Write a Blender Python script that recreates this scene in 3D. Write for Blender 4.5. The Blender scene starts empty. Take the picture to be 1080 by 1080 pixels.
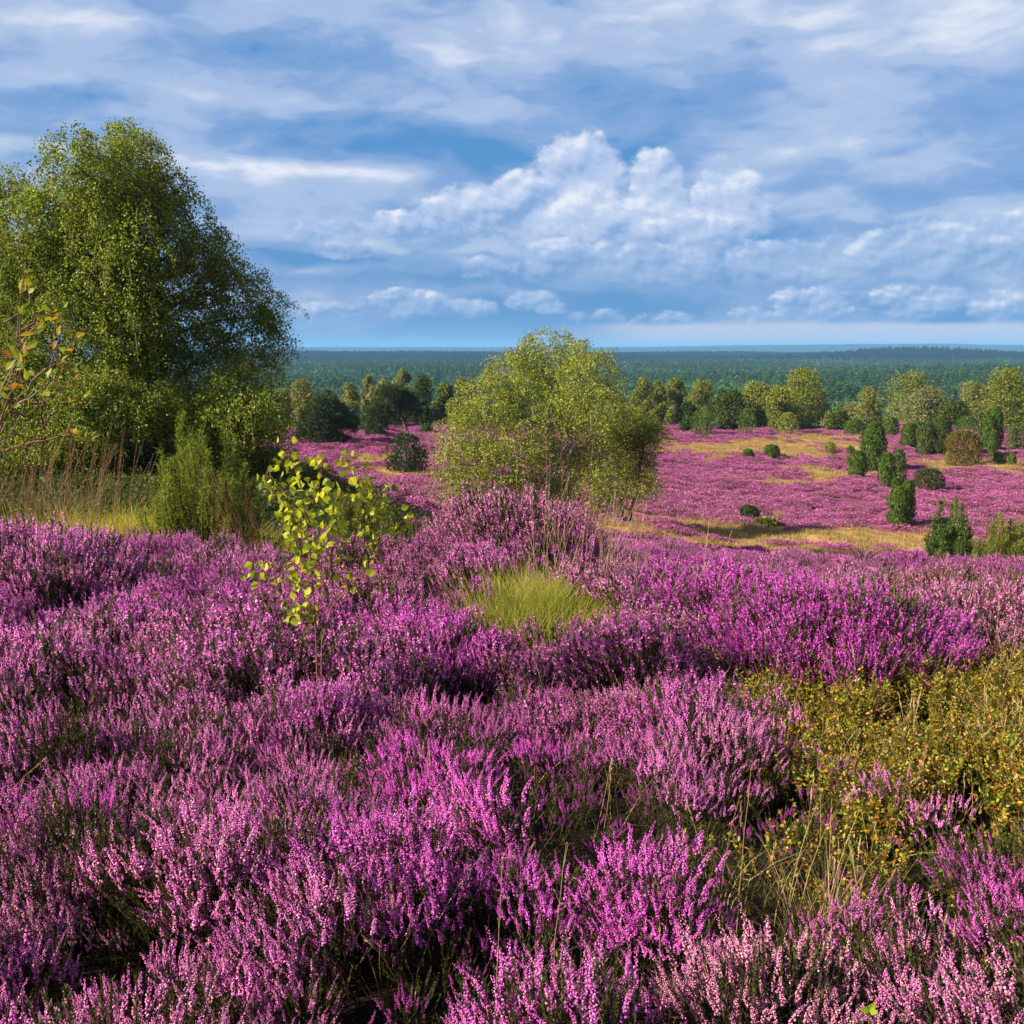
import bpy, math, random
import numpy as np
from math import radians as R
rng = np.random.default_rng(7)
random.seed(7)
SC = bpy.context.scene
COL = SC.collection
PITCH = R(8.54); F = 1158.0; EYE = 1.65
cp, sp = math.cos(PITCH), math.sin(PITCH)

# ------------------------------------------------------------------ maths
def ss(a, b, x):
    t = np.clip((np.asarray(x, float) - a) / (b - a), 0, 1)
    return t * t * (3 - 2 * t)
def wave(x, y, f, s):
    return (np.sin(x * f * 1.0 + s) * np.cos(y * f * 1.13 + s * 1.7) + .6 * np.sin(x * f * 1.9 - y * f * 1.3 + s * 2.3)
            + .45 * np.cos(x * f * 2.7 + y * f * 3.1 + s * .7)) / 2.05
def hash2(ix, iy, s):
    h = np.sin(ix * 127.1 + iy * 311.7 + s * 74.7) * 43758.5453
    return h - np.floor(h)
def vnoise(x, y, s=0.):
    ix, iy = np.floor(x), np.floor(y); fx, fy = x - ix, y - iy
    fx = fx * fx * (3 - 2 * fx); fy = fy * fy * (3 - 2 * fy)
    a = hash2(ix, iy, s); b = hash2(ix + 1, iy, s); c = hash2(ix, iy + 1, s); d = hash2(ix + 1, iy + 1, s)
    return (a * (1 - fx) + b * fx) * (1 - fy) + (c * (1 - fx) + d * fx) * fy
def fbm(x, y, s=0., o=4):
    v = 0; a = .5; t = 0
    for k in range(o):
        v = v + a * vnoise(x * 2 ** k, y * 2 ** k, s + k * 3.1); t += a; a *= .55
    return v / t
def terrain(x, y):
    x = np.asarray(x, float); y = np.asarray(y, float)
    c = 8.3 + 9.7 * ss(-1.0, -6.5, x) - .8 * ss(1, 5, x)
    lf = ss(-1.5, -4.5, x)
    z = -(.062 - .020 * lf) * np.clip(y, -30, 10 + 7 * lf)
    D = 4.1 + 2.7 * ss(-7, 14, x) + 2.2 * ss(72, 112, y) * (1 - ss(-7, 14, x))
    z = z - D * ss(0, 1, (y - c) / (38. - 8. * ss(-6, 3, x)))
    z = z - 25 * ss(119, 240, y)
    z = z + .10 * wave(x, y, .5, 1.) * ss(1.5, 4, y) * (1 + 1.6 * ss(20, 50, y))
    z = z + .55 * ss(60, 110, y) * wave(x, y, .07, 3.) * (1 - ss(130, 200, y))
    z = z + .32 * np.exp(-((x + .15) / 1.0) ** 2 - ((y - 8.0) / 1.2) ** 2)
    r = np.hypot(x, y)
    z = z + 5 * wave(x, y, .006, 2.) * ss(300, 700, r)
    z = z + 9 * ss(1900, 2300, y) * (1 - ss(2700, 3300, y)) * (.8 + .3 * wave(x, y * 0, .0016, 1.))
    z = z + 14 * np.exp(-((x - 820) / 170.) ** 2 - ((y - 2150) / 320.) ** 2)
    z = z + (31 + 20 * np.exp(-((x - 2300) / 900.) ** 2)) * ss(4800, 6200, y)
    return z
def pdir(u, v):
    a, b = u - 540., 540. - v
    return np.array([a, b * sp + F * cp, b * cp - F * sp])
def at(u, v):
    """ground point seen at photo pixel (u, v)"""
    d = pdir(u, v); d = d / d[1]
    t = np.concatenate([np.linspace(.8, 30, 900), np.linspace(30, 400, 1800)])
    z = EYE + d[2] * t - terrain(d[0] * t, t)
    k = np.argmax(z < 0)
    if z[k] >= 0: k = len(t) - 1
    return np.array([d[0] * t[k], t[k], float(terrain(d[0] * t[k], t[k]))])
def along(u, v, Y):
    d = pdir(u, v); d = d / d[1] * Y
    return np.array([d[0], Y, EYE + d[2]])
def ground(u, v, Y):
    p = along(u, v, Y)
    return np.array([p[0], Y, float(terrain(p[0], Y))])

# ------------------------------------------------------------------ mesh builder
class MB:
    def __init__(s): s.v = []; s.c = []; s.t = []; s.q = []; s.n = 0
    def add(s, v, tris=None, quads=None, col=(.5, .5, .5, 0)):
        v = np.asarray(v, np.float32).reshape(-1, 3)
        c = np.asarray(col, np.float32)
        if c.ndim == 1:
            if len(c) == 3: c = np.append(c, 0)
            c = np.broadcast_to(c, (len(v), 4))
        elif c.shape[1] == 3: c = np.hstack([c, np.zeros((len(c), 1), np.float32)])
        s.v.append(v); s.c.append(c)
        if tris is not None and len(tris): s.t.append(np.asarray(tris, np.int64).reshape(-1, 3) + s.n)
        if quads is not None and len(quads): s.q.append(np.asarray(quads, np.int64).reshape(-1, 4) + s.n)
        s.n += len(v)
    def arrays(s):
        v = np.concatenate(s.v); c = np.concatenate(s.c)
        t = np.concatenate(s.t) if s.t else np.zeros((0, 3), int)
        q = np.concatenate(s.q) if s.q else np.zeros((0, 4), int)
        return v, c, t, q
    def add_arrays(s, A, M=None, off=None, tint=None):
        v, c, t, q = A
        if M is not None: v = v @ np.asarray(M, np.float32).T
        if off is not None: v = v + np.asarray(off, np.float32)
        if tint is not None:
            c = c.copy(); k = c[:, 3:4]
            c[:, :3] = c[:, :3] * (1 - k) + c[:, :3] * k * np.asarray(tint, np.float32)
        s.v.append(v.astype(np.float32)); s.c.append(c)
        if len(t): s.t.append(t + s.n)
        if len(q): s.q.append(q + s.n)
        s.n += len(v)
    def mesh(s, name, mat, smooth=False):
        v, c, t, q = s.arrays()
        me = bpy.data.meshes.new(name)
        nl = len(t) * 3 + len(q) * 4
        me.vertices.add(len(v)); me.vertices.foreach_set('co', v.ravel())
        me.loops.add(nl); me.polygons.add(len(t) + len(q))
        me.loops.foreach_set('vertex_index', np.concatenate([t.ravel(), q.ravel()]).astype(np.int32))
        ls = np.concatenate([np.arange(len(t)) * 3, len(t) * 3 + np.arange(len(q)) * 4]).astype(np.int32)
        me.polygons.foreach_set('loop_start', ls)
        at_ = me.attributes.new('Col', 'FLOAT_COLOR', 'POINT')
        at_.data.foreach_set('color', np.ascontiguousarray(c, np.float32).ravel())
        me.polygons.foreach_set('use_smooth', np.full(len(t) + len(q), smooth))
        me.materials.append(mat)
        me.update(calc_edges=True); me.validate(verbose=False)
        return me
    def obj(s, name, mat, parent=None, smooth=False, link=True):
        o = bpy.data.objects.new(name, s.mesh(name, mat, smooth))
        if link: COL.objects.link(o)
        if parent is not None: o.parent = parent
        return o
def tag(o, label=None, cat=None, group=None, kind=None):
    if label: o['label'] = label
    if cat: o['category'] = cat
    if group: o['group'] = group
    if kind: o['kind'] = kind
    return o
def empty(name, loc, label, cat, group=None):
    o = bpy.data.objects.new(name, None); COL.objects.link(o)
    o.location = [float(q) for q in loc]; o.empty_display_size = .2
    return tag(o, label, cat, group)
def tube(mb, pts, rad, sides=4, col=(.1, .08, .06)):
    P = np.asarray(pts, float); n = len(P)
    rad = np.broadcast_to(np.asarray(rad, float), (n,))
    T = np.gradient(P, axis=0); T /= np.linalg.norm(T, axis=1)[:, None] + 1e-9
    ref = np.array([.31, .95, .05]) if abs(T[0][2]) > .7 else np.array([0, 0, 1.])
    A = np.cross(T, ref); A /= np.linalg.norm(A, axis=1)[:, None] + 1e-9
    B = np.cross(T, A)
    th = np.arange(sides) * 2 * np.pi / sides
    V = P[:, None] + (np.cos(th)[None, :, None] * A[:, None] + np.sin(th)[None, :, None] * B[:, None]) * rad[:, None, None]
    i = np.arange(n - 1)[:, None] * sides; j = np.arange(sides)[None]
    q = np.stack([i + j, i + (j + 1) % sides, i + sides + (j + 1) % sides, i + sides + j], -1).reshape(-1, 4)
    c = np.asarray(col, float)
    if c.ndim == 2: c = np.repeat(c, sides, 0)
    mb.add(V.reshape(-1, 3), quads=q, col=c)
def unit(v): return v / (np.linalg.norm(v, axis=-1, keepdims=True) + 1e-9)
def rvec(n): return unit(rng.normal(size=(n, 3)))
def leaves(mb, P, D, N, L, W, col, fold=0.):
    """rhombus leaves: base P, direction D, normal hint N, length L, width W"""
    n = len(P); D = unit(D); S = unit(np.cross(D, N)); Nn = np.cross(S, D)
    L = np.broadcast_to(L, (n,))[:, None]; W = np.broadcast_to(W, (n,))[:, None]
    V = np.stack([P, P + D * L * .45 + S * W * .5 + Nn * fold * W, P + D * L, P + D * L * .45 - S * W * .5 + Nn * fold * W], 1)
    q = np.arange(n * 4).reshape(n, 4)
    mb.add(V.reshape(-1, 3), quads=q, col=np.repeat(np.asarray(col), 4, 0) if np.ndim(col) == 2 else col)
def tri_leaves(mb, P, D, L, W, col):
    n = len(P); D = unit(D); S = unit(np.cross(D, rvec(n)))
    L = np.broadcast_to(L, (n,))[:, None]; W = np.broadcast_to(W, (n,))[:, None]
    V = np.stack([P + S * W * .5, P - S * W * .5, P + D * L], 1)
    mb.add(V.reshape(-1, 3), tris=np.arange(n * 3).reshape(n, 3), col=np.repeat(np.asarray(col), 3, 0) if np.ndim(col) == 2 else col)
def mixcol(cols, n, jit=.12):
    c = np.asarray(cols, float)[rng.integers(0, len(cols), n)]
    return np.clip(c * (1 + rng.normal(0, jit, (n, 1))) * (1 + rng.normal(0, jit * .3, (n, 3))), 0.003, 1)
OCT = np.array([[0, 0, 0], [1, 0, .5], [0, 1, .5], [-1, 0, .5], [0, -1, .5], [0, 0, 1.]])
OCT_T = np.array([[0, 2, 1], [0, 3, 2], [0, 4, 3], [0, 1, 4], [5, 1, 2], [5, 2, 3], [5, 3, 4], [5, 4, 1]])
def bells(mb, P, D, L, W, col):
    n = len(P); D = unit(D); A = unit(np.cross(D, rvec(n))); B = np.cross(D, A)
    L = np.broadcast_to(L, (n,))[:, None, None]; W = np.broadcast_to(W, (n,))[:, None, None]
    V = P[:, None] + OCT[None, :, 0:1] * A[:, None] * W * .5 + OCT[None, :, 1:2] * B[:, None] * W * .5 + OCT[None, :, 2:3] * D[:, None] * L
    t = (np.arange(n)[:, None, None] * 6 + OCT_T[None]).reshape(-1, 3)
    mb.add(V.reshape(-1, 3), tris=t, col=np.repeat(col, 6, 0))

# ------------------------------------------------------------------ materials
def new_mat(name):
    m = bpy.data.materials.new(name); m.use_nodes = True
    nt = m.node_tree; nt.nodes.clear(); return m, nt
def veg_mat(name, trans=.35, rough=.5, spec=.3, instanced=False, bump=0, noise=None):
    m, nt = new_mat(name); N, Lk = nt.nodes, nt.links
    out = N.new('ShaderNodeOutputMaterial')
    a = N.new('ShaderNodeAttribute'); a.attribute_name = 'Col'
    col = a.outputs['Color']
    if instanced:
        t = N.new('ShaderNodeAttribute'); t.attribute_name = 'tint'; t.attribute_type = 'INSTANCER'
        mu = N.new('ShaderNodeMix'); mu.data_type = 'RGBA'; mu.blend_type = 'MULTIPLY'
        Lk.new(a.outputs['Alpha'], mu.inputs[0]); Lk.new(col, mu.inputs[6]); Lk.new(t.outputs['Color'], mu.inputs[7])
        col = mu.outputs[2]
    if noise:
        no = N.new('ShaderNodeTexNoise'); no.inputs['Scale'].default_value = noise[0]; no.inputs['Detail'].default_value = 4
        geo = N.new('ShaderNodeNewGeometry'); Lk.new(geo.outputs['Position'], no.inputs['Vector'])
        mr = N.new('ShaderNodeMapRange'); mr.inputs[1].default_value = .3; mr.inputs[2].default_value = .7
        mr.inputs[3].default_value = 1 - noise[1]; mr.inputs[4].default_value = 1 + noise[1]
        Lk.new(no.outputs['Fac'], mr.inputs[0])
        vm = N.new('ShaderNodeVectorMath'); vm.operation = 'SCALE'; Lk.new(col, vm.inputs[0]); Lk.new(mr.outputs[0], vm.inputs['Scale'])
        col = vm.outputs[0]
    p = N.new('ShaderNodeBsdfPrincipled'); p.inputs['Roughness'].default_value = rough
    p.inputs['Specular IOR Level'].default_value = spec
    Lk.new(col, p.inputs['Base Color'])
    sh = p.outputs[0]
    if trans > 0:
        tr = N.new('ShaderNodeBsdfTranslucent'); mx = N.new('ShaderNodeMixShader'); mx.inputs[0].default_value = trans
        Lk.new(col, tr.inputs['Color']); Lk.new(sh, mx.inputs[1]); Lk.new(tr.outputs[0], mx.inputs[2]); sh = mx.outputs[0]
    Lk.new(sh, out.inputs['Surface'])
    return m
M_HI = veg_mat('heather_flowers_scattered', .30, .6, .25, instanced=True)
M_HB = veg_mat('heather_flowers', .30, .6, .25)
M_LEAF = veg_mat('birch_leaf', .46, .5, .28)
M_THIN = veg_mat('thin_leaf', .58, .35, .5)
M_FLEAF = veg_mat('far_leaf', .35, .8, .12)
M_NEED = veg_mat('needle_foliage', .22, .55, .3)
M_GRASS = veg_mat('grass_blade', .40, .5, .35)
M_FAR = veg_mat('forest_foliage', .2, .7, .1, instanced=True)
M_BARK = veg_mat('bark', 0, .85, .15, noise=(14, .45))

def ground_mat():
    m, nt = new_mat('heath_ground'); N, Lk = nt.nodes, nt.links
    out = N.new('ShaderNodeOutputMaterial'); p = N.new('ShaderNodeBsdfPrincipled'); p.inputs['Roughness'].default_value = .95
    p.inputs['Specular IOR Level'].default_value = .1
    a = N.new('ShaderNodeAttribute'); a.attribute_name = 'Col'
    geo = N.new('ShaderNodeNewGeometry')
    n1 = N.new('ShaderNodeTexNoise'); n1.inputs['Scale'].default_value = 2.5; n1.inputs['Detail'].default_value = 8; n1.inputs['Roughness'].default_value = .7
    Lk.new(geo.outputs['Position'], n1.inputs['Vector'])
    mr = N.new('ShaderNodeMapRange'); mr.inputs[1].default_value = .3; mr.inputs[2].default_value = .7; mr.inputs[3].default_value = .55; mr.inputs[4].default_value = 1.4
    Lk.new(n1.outputs['Fac'], mr.inputs[0])
    vm = N.new('ShaderNodeVectorMath'); vm.operation = 'SCALE'; Lk.new(a.outputs['Color'], vm.inputs[0]); Lk.new(mr.outputs[0], vm.inputs['Scale'])
    Lk.new(vm.outputs[0], p.inputs['Base Color'])
    b = N.new('ShaderNodeBump'); b.inputs['Distance'].default_value = .03; b.inputs['Strength'].default_value = .6
    n2 = N.new('ShaderNodeTexNoise'); n2.inputs['Scale'].default_value = 30; n2.inputs['Detail'].default_value = 5
    Lk.new(geo.outputs['Position'], n2.inputs['Vector']); Lk.new(n2.outputs['Fac'], b.inputs['Height']); Lk.new(b.outputs[0], p.inputs['Normal'])
    Lk.new(p.outputs[0], out.inputs['Surface']); return m

# ------------------------------------------------------------------ where tan grass grows on the far heath
TAN = []
for u, v, ru, rv, w in [(790, 474, 105, 7, 1.15), (745, 473, 70, 5, 1), (880, 470, 60, 9, .7), (900, 502, 80, 6, .9), (1010, 492, 75, 7, 1.1),
                    (880, 588, 260, 9, 1.3), (835, 494, 30, 3, .7), (840, 512, 55, 3, .8), (760, 505, 40, 2.2, .6), (1060, 488, 60, 8, .9), (820, 566, 130, 7, 1.1), (930, 572, 120, 9, 1.3), (700, 470, 30, 4, .8),
                    (700, 548, 60, 3, .8), (705, 505, 25, 3, .6), (430, 500, 60, 6, 1.3), (395, 487, 30, 6, 1.0), (690, 445, 50, 3, .5), (300, 452, 30, 5, .7), (880, 462, 90, 4, .8),
                    (340, 520, 60, 8, .8)]:
    c = at(u, v); c2 = at(u, v - rv); c3 = at(u, v + rv)
    ax = abs(along(u + ru, v, c[1])[0] - c[0]); ay = max(1.2, (c2[1] - c3[1]) / 2)
    TAN.append((c[0], c[1], ax, ay, w))
def tanmask(x, y):
    m = np.zeros_like(np.asarray(x, float))
    for a, b, ax, ay, w in TAN:
        m = np.maximum(m, w * np.exp(-((x - a) / ax) ** 2 - ((y - b) / ay) ** 2))
    n = fbm(x * .35, y * .16, 5.) - .5
    n2 = fbm(x * 1.3, y * .6, 9.) - .5
    return np.clip((m + n * 1.3 + n2 * .9 - .32) * 3., 0, 1)

# ------------------------------------------------------------------ ground sheet
def build_ground():
    n = 760
    t = np.linspace(-1, 1, n); k = 8.2
    g = np.sinh(t * k) / np.sinh(k)
    X, Y = np.meshgrid(g * 11000, g * 11000 + 25)
    Z = terrain(X, Y)
    V = np.stack([X, Y, Z], -1).reshape(-1, 3)
    i = np.arange(n - 1)[:, None] * n; j = np.arange(n - 1)[None]
    q = np.stack([i + j, i + j + 1, i + n + j + 1, i + n + j], -1).reshape(-1, 4)
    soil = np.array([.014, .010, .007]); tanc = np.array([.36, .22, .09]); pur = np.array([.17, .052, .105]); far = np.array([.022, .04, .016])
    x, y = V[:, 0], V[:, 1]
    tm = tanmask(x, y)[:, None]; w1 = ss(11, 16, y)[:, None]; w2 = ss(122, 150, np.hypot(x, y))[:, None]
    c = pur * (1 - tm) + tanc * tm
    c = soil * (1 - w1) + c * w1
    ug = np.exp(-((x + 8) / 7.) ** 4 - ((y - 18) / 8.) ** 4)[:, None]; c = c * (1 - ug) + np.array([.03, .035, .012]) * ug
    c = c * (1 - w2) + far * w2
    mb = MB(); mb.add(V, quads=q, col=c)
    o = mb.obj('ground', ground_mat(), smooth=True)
    tag(o, 'sandy heath ground falling to a wide plain under the heather', kind='structure')
build_ground()

# ------------------------------------------------------------------ scatter
def scatter(name, protos, P, rot, scl, idx, tint, label, cat):
    """one stuff object: points instanced by geometry nodes"""
    pc = bpy.data.collections.new(name + '_kinds')
    for k, o in enumerate(protos):
        if o.name not in pc.objects: pc.objects.link(o)
    me = bpy.data.meshes.new(name)
    me.vertices.add(len(P)); me.vertices.foreach_set('co', np.asarray(P, np.float32).ravel())
    a = me.attributes.new('rot', 'FLOAT_VECTOR', 'POINT'); a.data.foreach_set('vector', np.asarray(rot, np.float32).ravel())
    a = me.attributes.new('scl', 'FLOAT_VECTOR', 'POINT')
    S = np.asarray(scl, np.float32); S = np.repeat(S[:, None], 3, 1) if S.ndim == 1 else S
    a.data.foreach_set('vector', np.ascontiguousarray(S).ravel())
    a = me.attributes.new('idx', 'INT', 'POINT'); a.data.foreach_set('value', np.asarray(idx, np.int32))
    a = me.attributes.new('tint', 'FLOAT_VECTOR', 'POINT'); a.data.foreach_set('vector', np.asarray(tint, np.float32).ravel())
    o = bpy.data.objects.new(name, me); COL.objects.link(o)
    ng = bpy.data.node_groups.new(name, 'GeometryNodeTree')
    ng.interface.new_socket('Geometry', in_out='INPUT', socket_type='NodeSocketGeometry')
    ng.interface.new_socket('Geometry', in_out='OUTPUT', socket_type='NodeSocketGeometry')
    N, Lk = ng.nodes, ng.links
    gi = N.new('NodeGroupInput'); go = N.new('NodeGroupOutput')
    ip = N.new('GeometryNodeInstanceOnPoints'); ci = N.new('GeometryNodeCollectionInfo')
    ci.inputs['Collection'].default_value = pc; ci.inputs['Separate Children'].default_value = True; ci.inputs['Reset Children'].default_value = True
    def na(n_, ty):
        q = N.new('GeometryNodeInputNamedAttribute'); q.data_type = ty; q.inputs['Name'].default_value = n_; return q.outputs['Attribute']
    er = N.new('FunctionNodeEulerToRotation')
    Lk.new(na('rot', 'FLOAT_VECTOR'), er.inputs[0])
    Lk.new(gi.outputs[0], ip.inputs['Points']); Lk.new(ci.outputs[0], ip.inputs['Instance'])
    ip.inputs['Pick Instance'].default_value = True
    Lk.new(na('idx', 'INT'), ip.inputs['Instance Index']); Lk.new(er.outputs[0], ip.inputs['Rotation'])
    Lk.new(na('scl', 'FLOAT_VECTOR'), ip.inputs['Scale'])
    Lk.new(ip.outputs[0], go.inputs[0])
    md = o.modifiers.new('scatter', 'NODES'); md.node_group = ng
    tag(o, label, cat, kind='stuff')
    return o
def proto(mb, name, mat):
    return mb.obj(name, mat, link=False)

# ------------------------------------------------------------------ heather
GREEN = [(.055, .075, .018), (.08, .10, .022), (.045, .05, .018), (.10, .085, .03)]
WOOD = [(.05, .03, .02), (.09, .055, .035), (.035, .022, .016)]
def raceme(mb, p0, d, L, n, w, lod, faded=0.):
    d = unit(d); t = (np.arange(n) + rng.random(n)) / n
    bend = rvec(1)[0] * L * .28
    ax = p0 + d * (t * L)[:, None] + bend * (t ** 2)[:, None]
    ph = rng.random(n) * 2 * np.pi
    A = unit(np.cross(d, [.3, .9, .1])); B = np.cross(d, A)
    o = np.cos(ph)[:, None] * A + np.sin(ph)[:, None] * B
    taper = (1 - .62 * t ** 1.6)
    pos = ax + o * (w * .14 * taper)[:, None]
    f = np.ones((n, 3)) * (1 + rng.normal(0, .14, (n, 1)))
    pale = rng.random(n) < .26 + faded * .2
    f[pale] *= np.array([1.32, 2.1, 1.5])
    dk = rng.random(n) < .2; f[dk] *= np.array([.6, .45, .62])
    fd = rng.random(n) < faded; f[fd] *= np.array([.95, 1.6, .66])
    col = np.hstack([np.clip(f, .05, 4), np.ones((n, 1))])
    if lod == 0: bells(mb, pos, o * .85 + d * .35 + rvec(n) * .3, w * .42 * taper, w * .38 * taper, col)
    else:
        tri_leaves(mb, pos - d * w * .2, o * .8 + d * .45 + rvec(n) * .4, w * .66 * taper, w * .60 * taper, col)
def sprig(lod, flower=1., faded=0., H=.32, nb=6):
    mb = MB()
    top = np.array([rng.normal(0, .02), rng.normal(0, .02), H])
    bend = np.array([rng.normal(0, .02), rng.normal(0, .02), 0])
    def main(t): return top * t + bend * math.sin(t * 3.1)
    tube(mb, [main(t) for t in (0, .3, .6, .9)], [.0022, .0018, .0013, .0008], 3, WOOD[rng.integers(3)])
    for k in range(nb):
        t0 = .28 + .6 * k / nb + rng.random() * .06
        a = k * 2.4 + rng.random(); out = np.array([math.cos(a), math.sin(a), 0])
        p0 = main(t0); ln = H * (1.02 - t0) * (.75 + .35 * rng.random())
        if k == nb - 1: out *= .1
        p1 = p0 + out * ln * .32 + np.array([0, 0, ln * .5]); p2 = p1 + out * ln * .10 + np.array([0, 0, ln * .5])
        tube(mb, [p0, p1, p2], [.0012, .001, .0006], 3, WOOD[rng.integers(3)])
        isf = rng.random() < flower
        # tiny green leaves below the flowers
        ng = 26 if lod == 0 else 10
        tt = rng.random(ng)[:, None]
        pp = np.where(tt < .5, p0 + (p1 - p0) * tt * 2, p1 + (p2 - p1) * (tt - .5) * 2)
        L = .011 if lod == 0 else .019
        dd = unit(p2 - p1)
        tri_leaves(mb, pp, rvec(ng) * .7 + dd, L * (.7 + .6 * rng.random(ng)), L * .42, mixcol(GREEN, ng, .25))
        rl = (.034 + .046 * rng.random())
        if isf:
            st = p1 + (p2 - p1) * .35
            raceme(mb, st, p2 - p1, rl, int(rl * 720) if lod == 0 else 21, .0140 if lod == 0 else .0155, lod, faded)
            for _ in range(rng.integers(0, 3)):
                a2 = rng.random() * 6.28
                raceme(mb, st - dd * .015, dd + .6 * np.array([math.cos(a2), math.sin(a2), 0]), rl * .55, 17 if lod == 0 else 7, .011, lod, faded)
        else:
            n = 50 if lod == 0 else 14
            ts = rng.random(n)[:, None]
            tri_leaves(mb, p1 + dd * ts * rl * 1.1, rvec(n) * .6 + dd, L * .9, L * .4, mixcol(GREEN[:2] + [(.14, .12, .04)], n, .2))
    return mb
NEAR = [sprig(0, f, fd, nb=9) for f, fd in [(.95, .05), (.92, .1), (1, .02), (.85, .3), (.95, .15), (.12, 0), (.0, 0)]]
MID = [sprig(1, f, fd, nb=10) for f, fd in [(.95, .05), (.92, .1), (1, .02), (.85, .3), (.95, .15), (.12, 0), (.0, 0)]]
def clump(n, r, h, fs=1.):
    mb = MB()
    a = rng.random(n) * 6.283; q = np.sqrt(rng.random(n)) * r
    z = h * (1 - .55 * (q / r) ** 2) * (.55 + .45 * rng.random(n) ** .5)
    P = np.stack([np.cos(a) * q, np.sin(a) * q, z], 1)
    out = P / r * .5; out[:, 2] = 1
    f = np.ones((n, 3)) * (1 + rng.normal(0, .22, (n, 1)))
    pale = rng.random(n) < .2; f[pale] *= np.array([1.25, 1.9, 1.25])
    col = np.hstack([np.clip(f, .05, 4), np.ones((n, 1))])
    fl = rng.random(n) < .74
    c2 = np.hstack([mixcol(GREEN + [(.12, .06, .035)], n, .2), np.zeros((n, 1))])
    col = np.where(fl[:, None], col, c2)
    tri_leaves(mb, P - [0, 0, .04], out + rvec(n) * .45, .055 * fs + .05 * fs * rng.random(n), .030 * fs + .02 * fs * rng.random(n), col)
    return mb
FARC = [clump(330, .42, .34 + .05 * k) for k in range(4)]
FARC += [clump(1100, .42, .34 + .05 * k, .5) for k in range(4)]
PN = [proto(m, 'k%02d_near_sprig' % i, M_HI) for i, m in enumerate(NEAR)]
PM = [proto(m, 'k%02d_mid_sprig' % i, M_HI) for i, m in enumerate(MID)]
PF = [proto(m, 'k%02d_far_clump' % i, M_HI) for i, m in enumerate(FARC)]
A_NEAR = [m.arrays() for m in NEAR]; A_MID = [m.arrays() for m in MID]

MAG = np.array([.76, .105, .64]); PINK = np.array([.80, .21, .62]); DULL = np.array([.52, .17, .28]); SALM = np.array([.66, .32, .30]); DEEP = np.array([.58, .055, .46])
# places without heather: bilberry, grass and bare hollows  (x, y, rx, ry)
def ell(x, y, e): return ((x - e[0]) / e[2]) ** 2 + ((y - e[1]) / e[3]) ** 2
def spot(u, v, zc, ru, rv):
    """ellipse on the ground whose top surface at height zc above 0 is seen at (u, v)"""
    def hit(v_, zc=zc):
        d = pdir(u, v_); d = d / d[1]; t = np.linspace(.8, 14, 3000); k = np.argmax(EYE + d[2] * t < terrain(d[0] * t, t) + zc); return d[0] * t[k], t[k]
    y1 = hit(v - rv)[1]; y2 = hit(v + rv, .34)[1]; y = (y1 + y2) / 2; d = pdir(u, v); x = d[0] / d[1] * y
    return (x, y, ru / F * y, (y1 - y2) / 2)
BILB = [spot(960, 765, .12, 205, 75), spot(800, 705, .12, 85, 24), spot(1040, 830, .1, 110, 70), spot(940, 700, .1, 160, 22), spot(1200, 780, .1, 200, 90)]
HOLE = [spot(905, 880, .12, 85, 62), spot(820, 915, .12, 120, 42), spot(640, 868, .15, 85, 48), spot(880, 690, .1, 80, 12), spot(565, 820, .2, 60, 20), spot(120, 1000, .2, 60, 24),
        spot(20, 850, .2, 34, 34), spot(90, 740, .2, 70, 13), spot(430, 1050, .15, 90, 34), spot(640, 765, .2, 50, 12), spot(200, 905, .25, 40, 16), spot(60, 640, .2, 50, 6),
        spot(700, 640, .2, 50, 7), spot(260, 640, .15, 50, 6), spot(520, 960, .25, 34, 22), spot(500, 720, .2, 50, 8)]
GRS = [(.20, 7.05, .50, .90), (-3.75, 11.6, 1.7, 1.5), (-8, 15., 4., 5.), (-3.2, 15., 3., 3.), (-9, 21., 5.5, 6.)]
def blocked(x, y):
    b = np.zeros(len(x), bool)
    j = (fbm(x * 2.2, y * 2.2, 3.) - .5) * 1.1
    j2 = j + (hash2(np.round(x * 37), np.round(y * 37), 4.) - .5) * .9
    for e in BILB + HOLE + GRS: b |= ell(x, y, e) + (j2 * 2.0 if e is GRS[0] else j2 if e in BILB else j) < 1
    return b
def colour_zone(x, y):
    """tint (n,3) and fadedness from the place on the heath"""
    n = len(x); g = fbm(x * .9, y * .7, 21.); g2 = fbm(x * 2.3, y * 2.3, 31.)
    c = MAG[None] * (1 - ss(.45, .62, g))[:, None] + PINK[None] * ss(.45, .62, g)[:, None]
    def w(e, s=1.): return np.clip(np.exp(-ell(x, y, e)) * s, 0, 1)[:, None]
    for e, cc, s in [(spot(850, 1020, .4, 330, 90), SALM * .35 + PINK * .65, 1.2), (spot(1020, 630, .3, 110, 40), DULL, 1.2), (spot(650, 680, .35, 70, 45), DULL * .5 + MAG * .5, 1.),
                     (spot(400, 590, .3, 90, 20), DULL, 1.), (spot(660, 600, .3, 80, 20), DULL * .5 + PINK * .5, 1.), (spot(300, 850, .4, 130, 40), PINK, .6), (spot(760, 640, .35, 60, 25), DEEP * .5 + MAG * .5, .9)]:
        k = w(e, s); c = c * (1 - k) + cc * k
    d = ss(.55, .75, g2)[:, None] * .42
    c = c * (1 - d) + (DULL * .6 + SALM * .4) * d
    g3 = ss(.6, .78, fbm(x * 3.3, y * 2.9, 35.))[:, None] * .5; c = c * (1 - g3) + np.array([.26, .13, .10]) * g3
    return c * (1 + rng.normal(0, .09, (n, 1)))
def lean(x, y):
    return np.stack([-.10 - .16 * ss(.3, -1.2, x) * ss(5, 2, y), np.full(len(x), .02)], 1)
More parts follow.
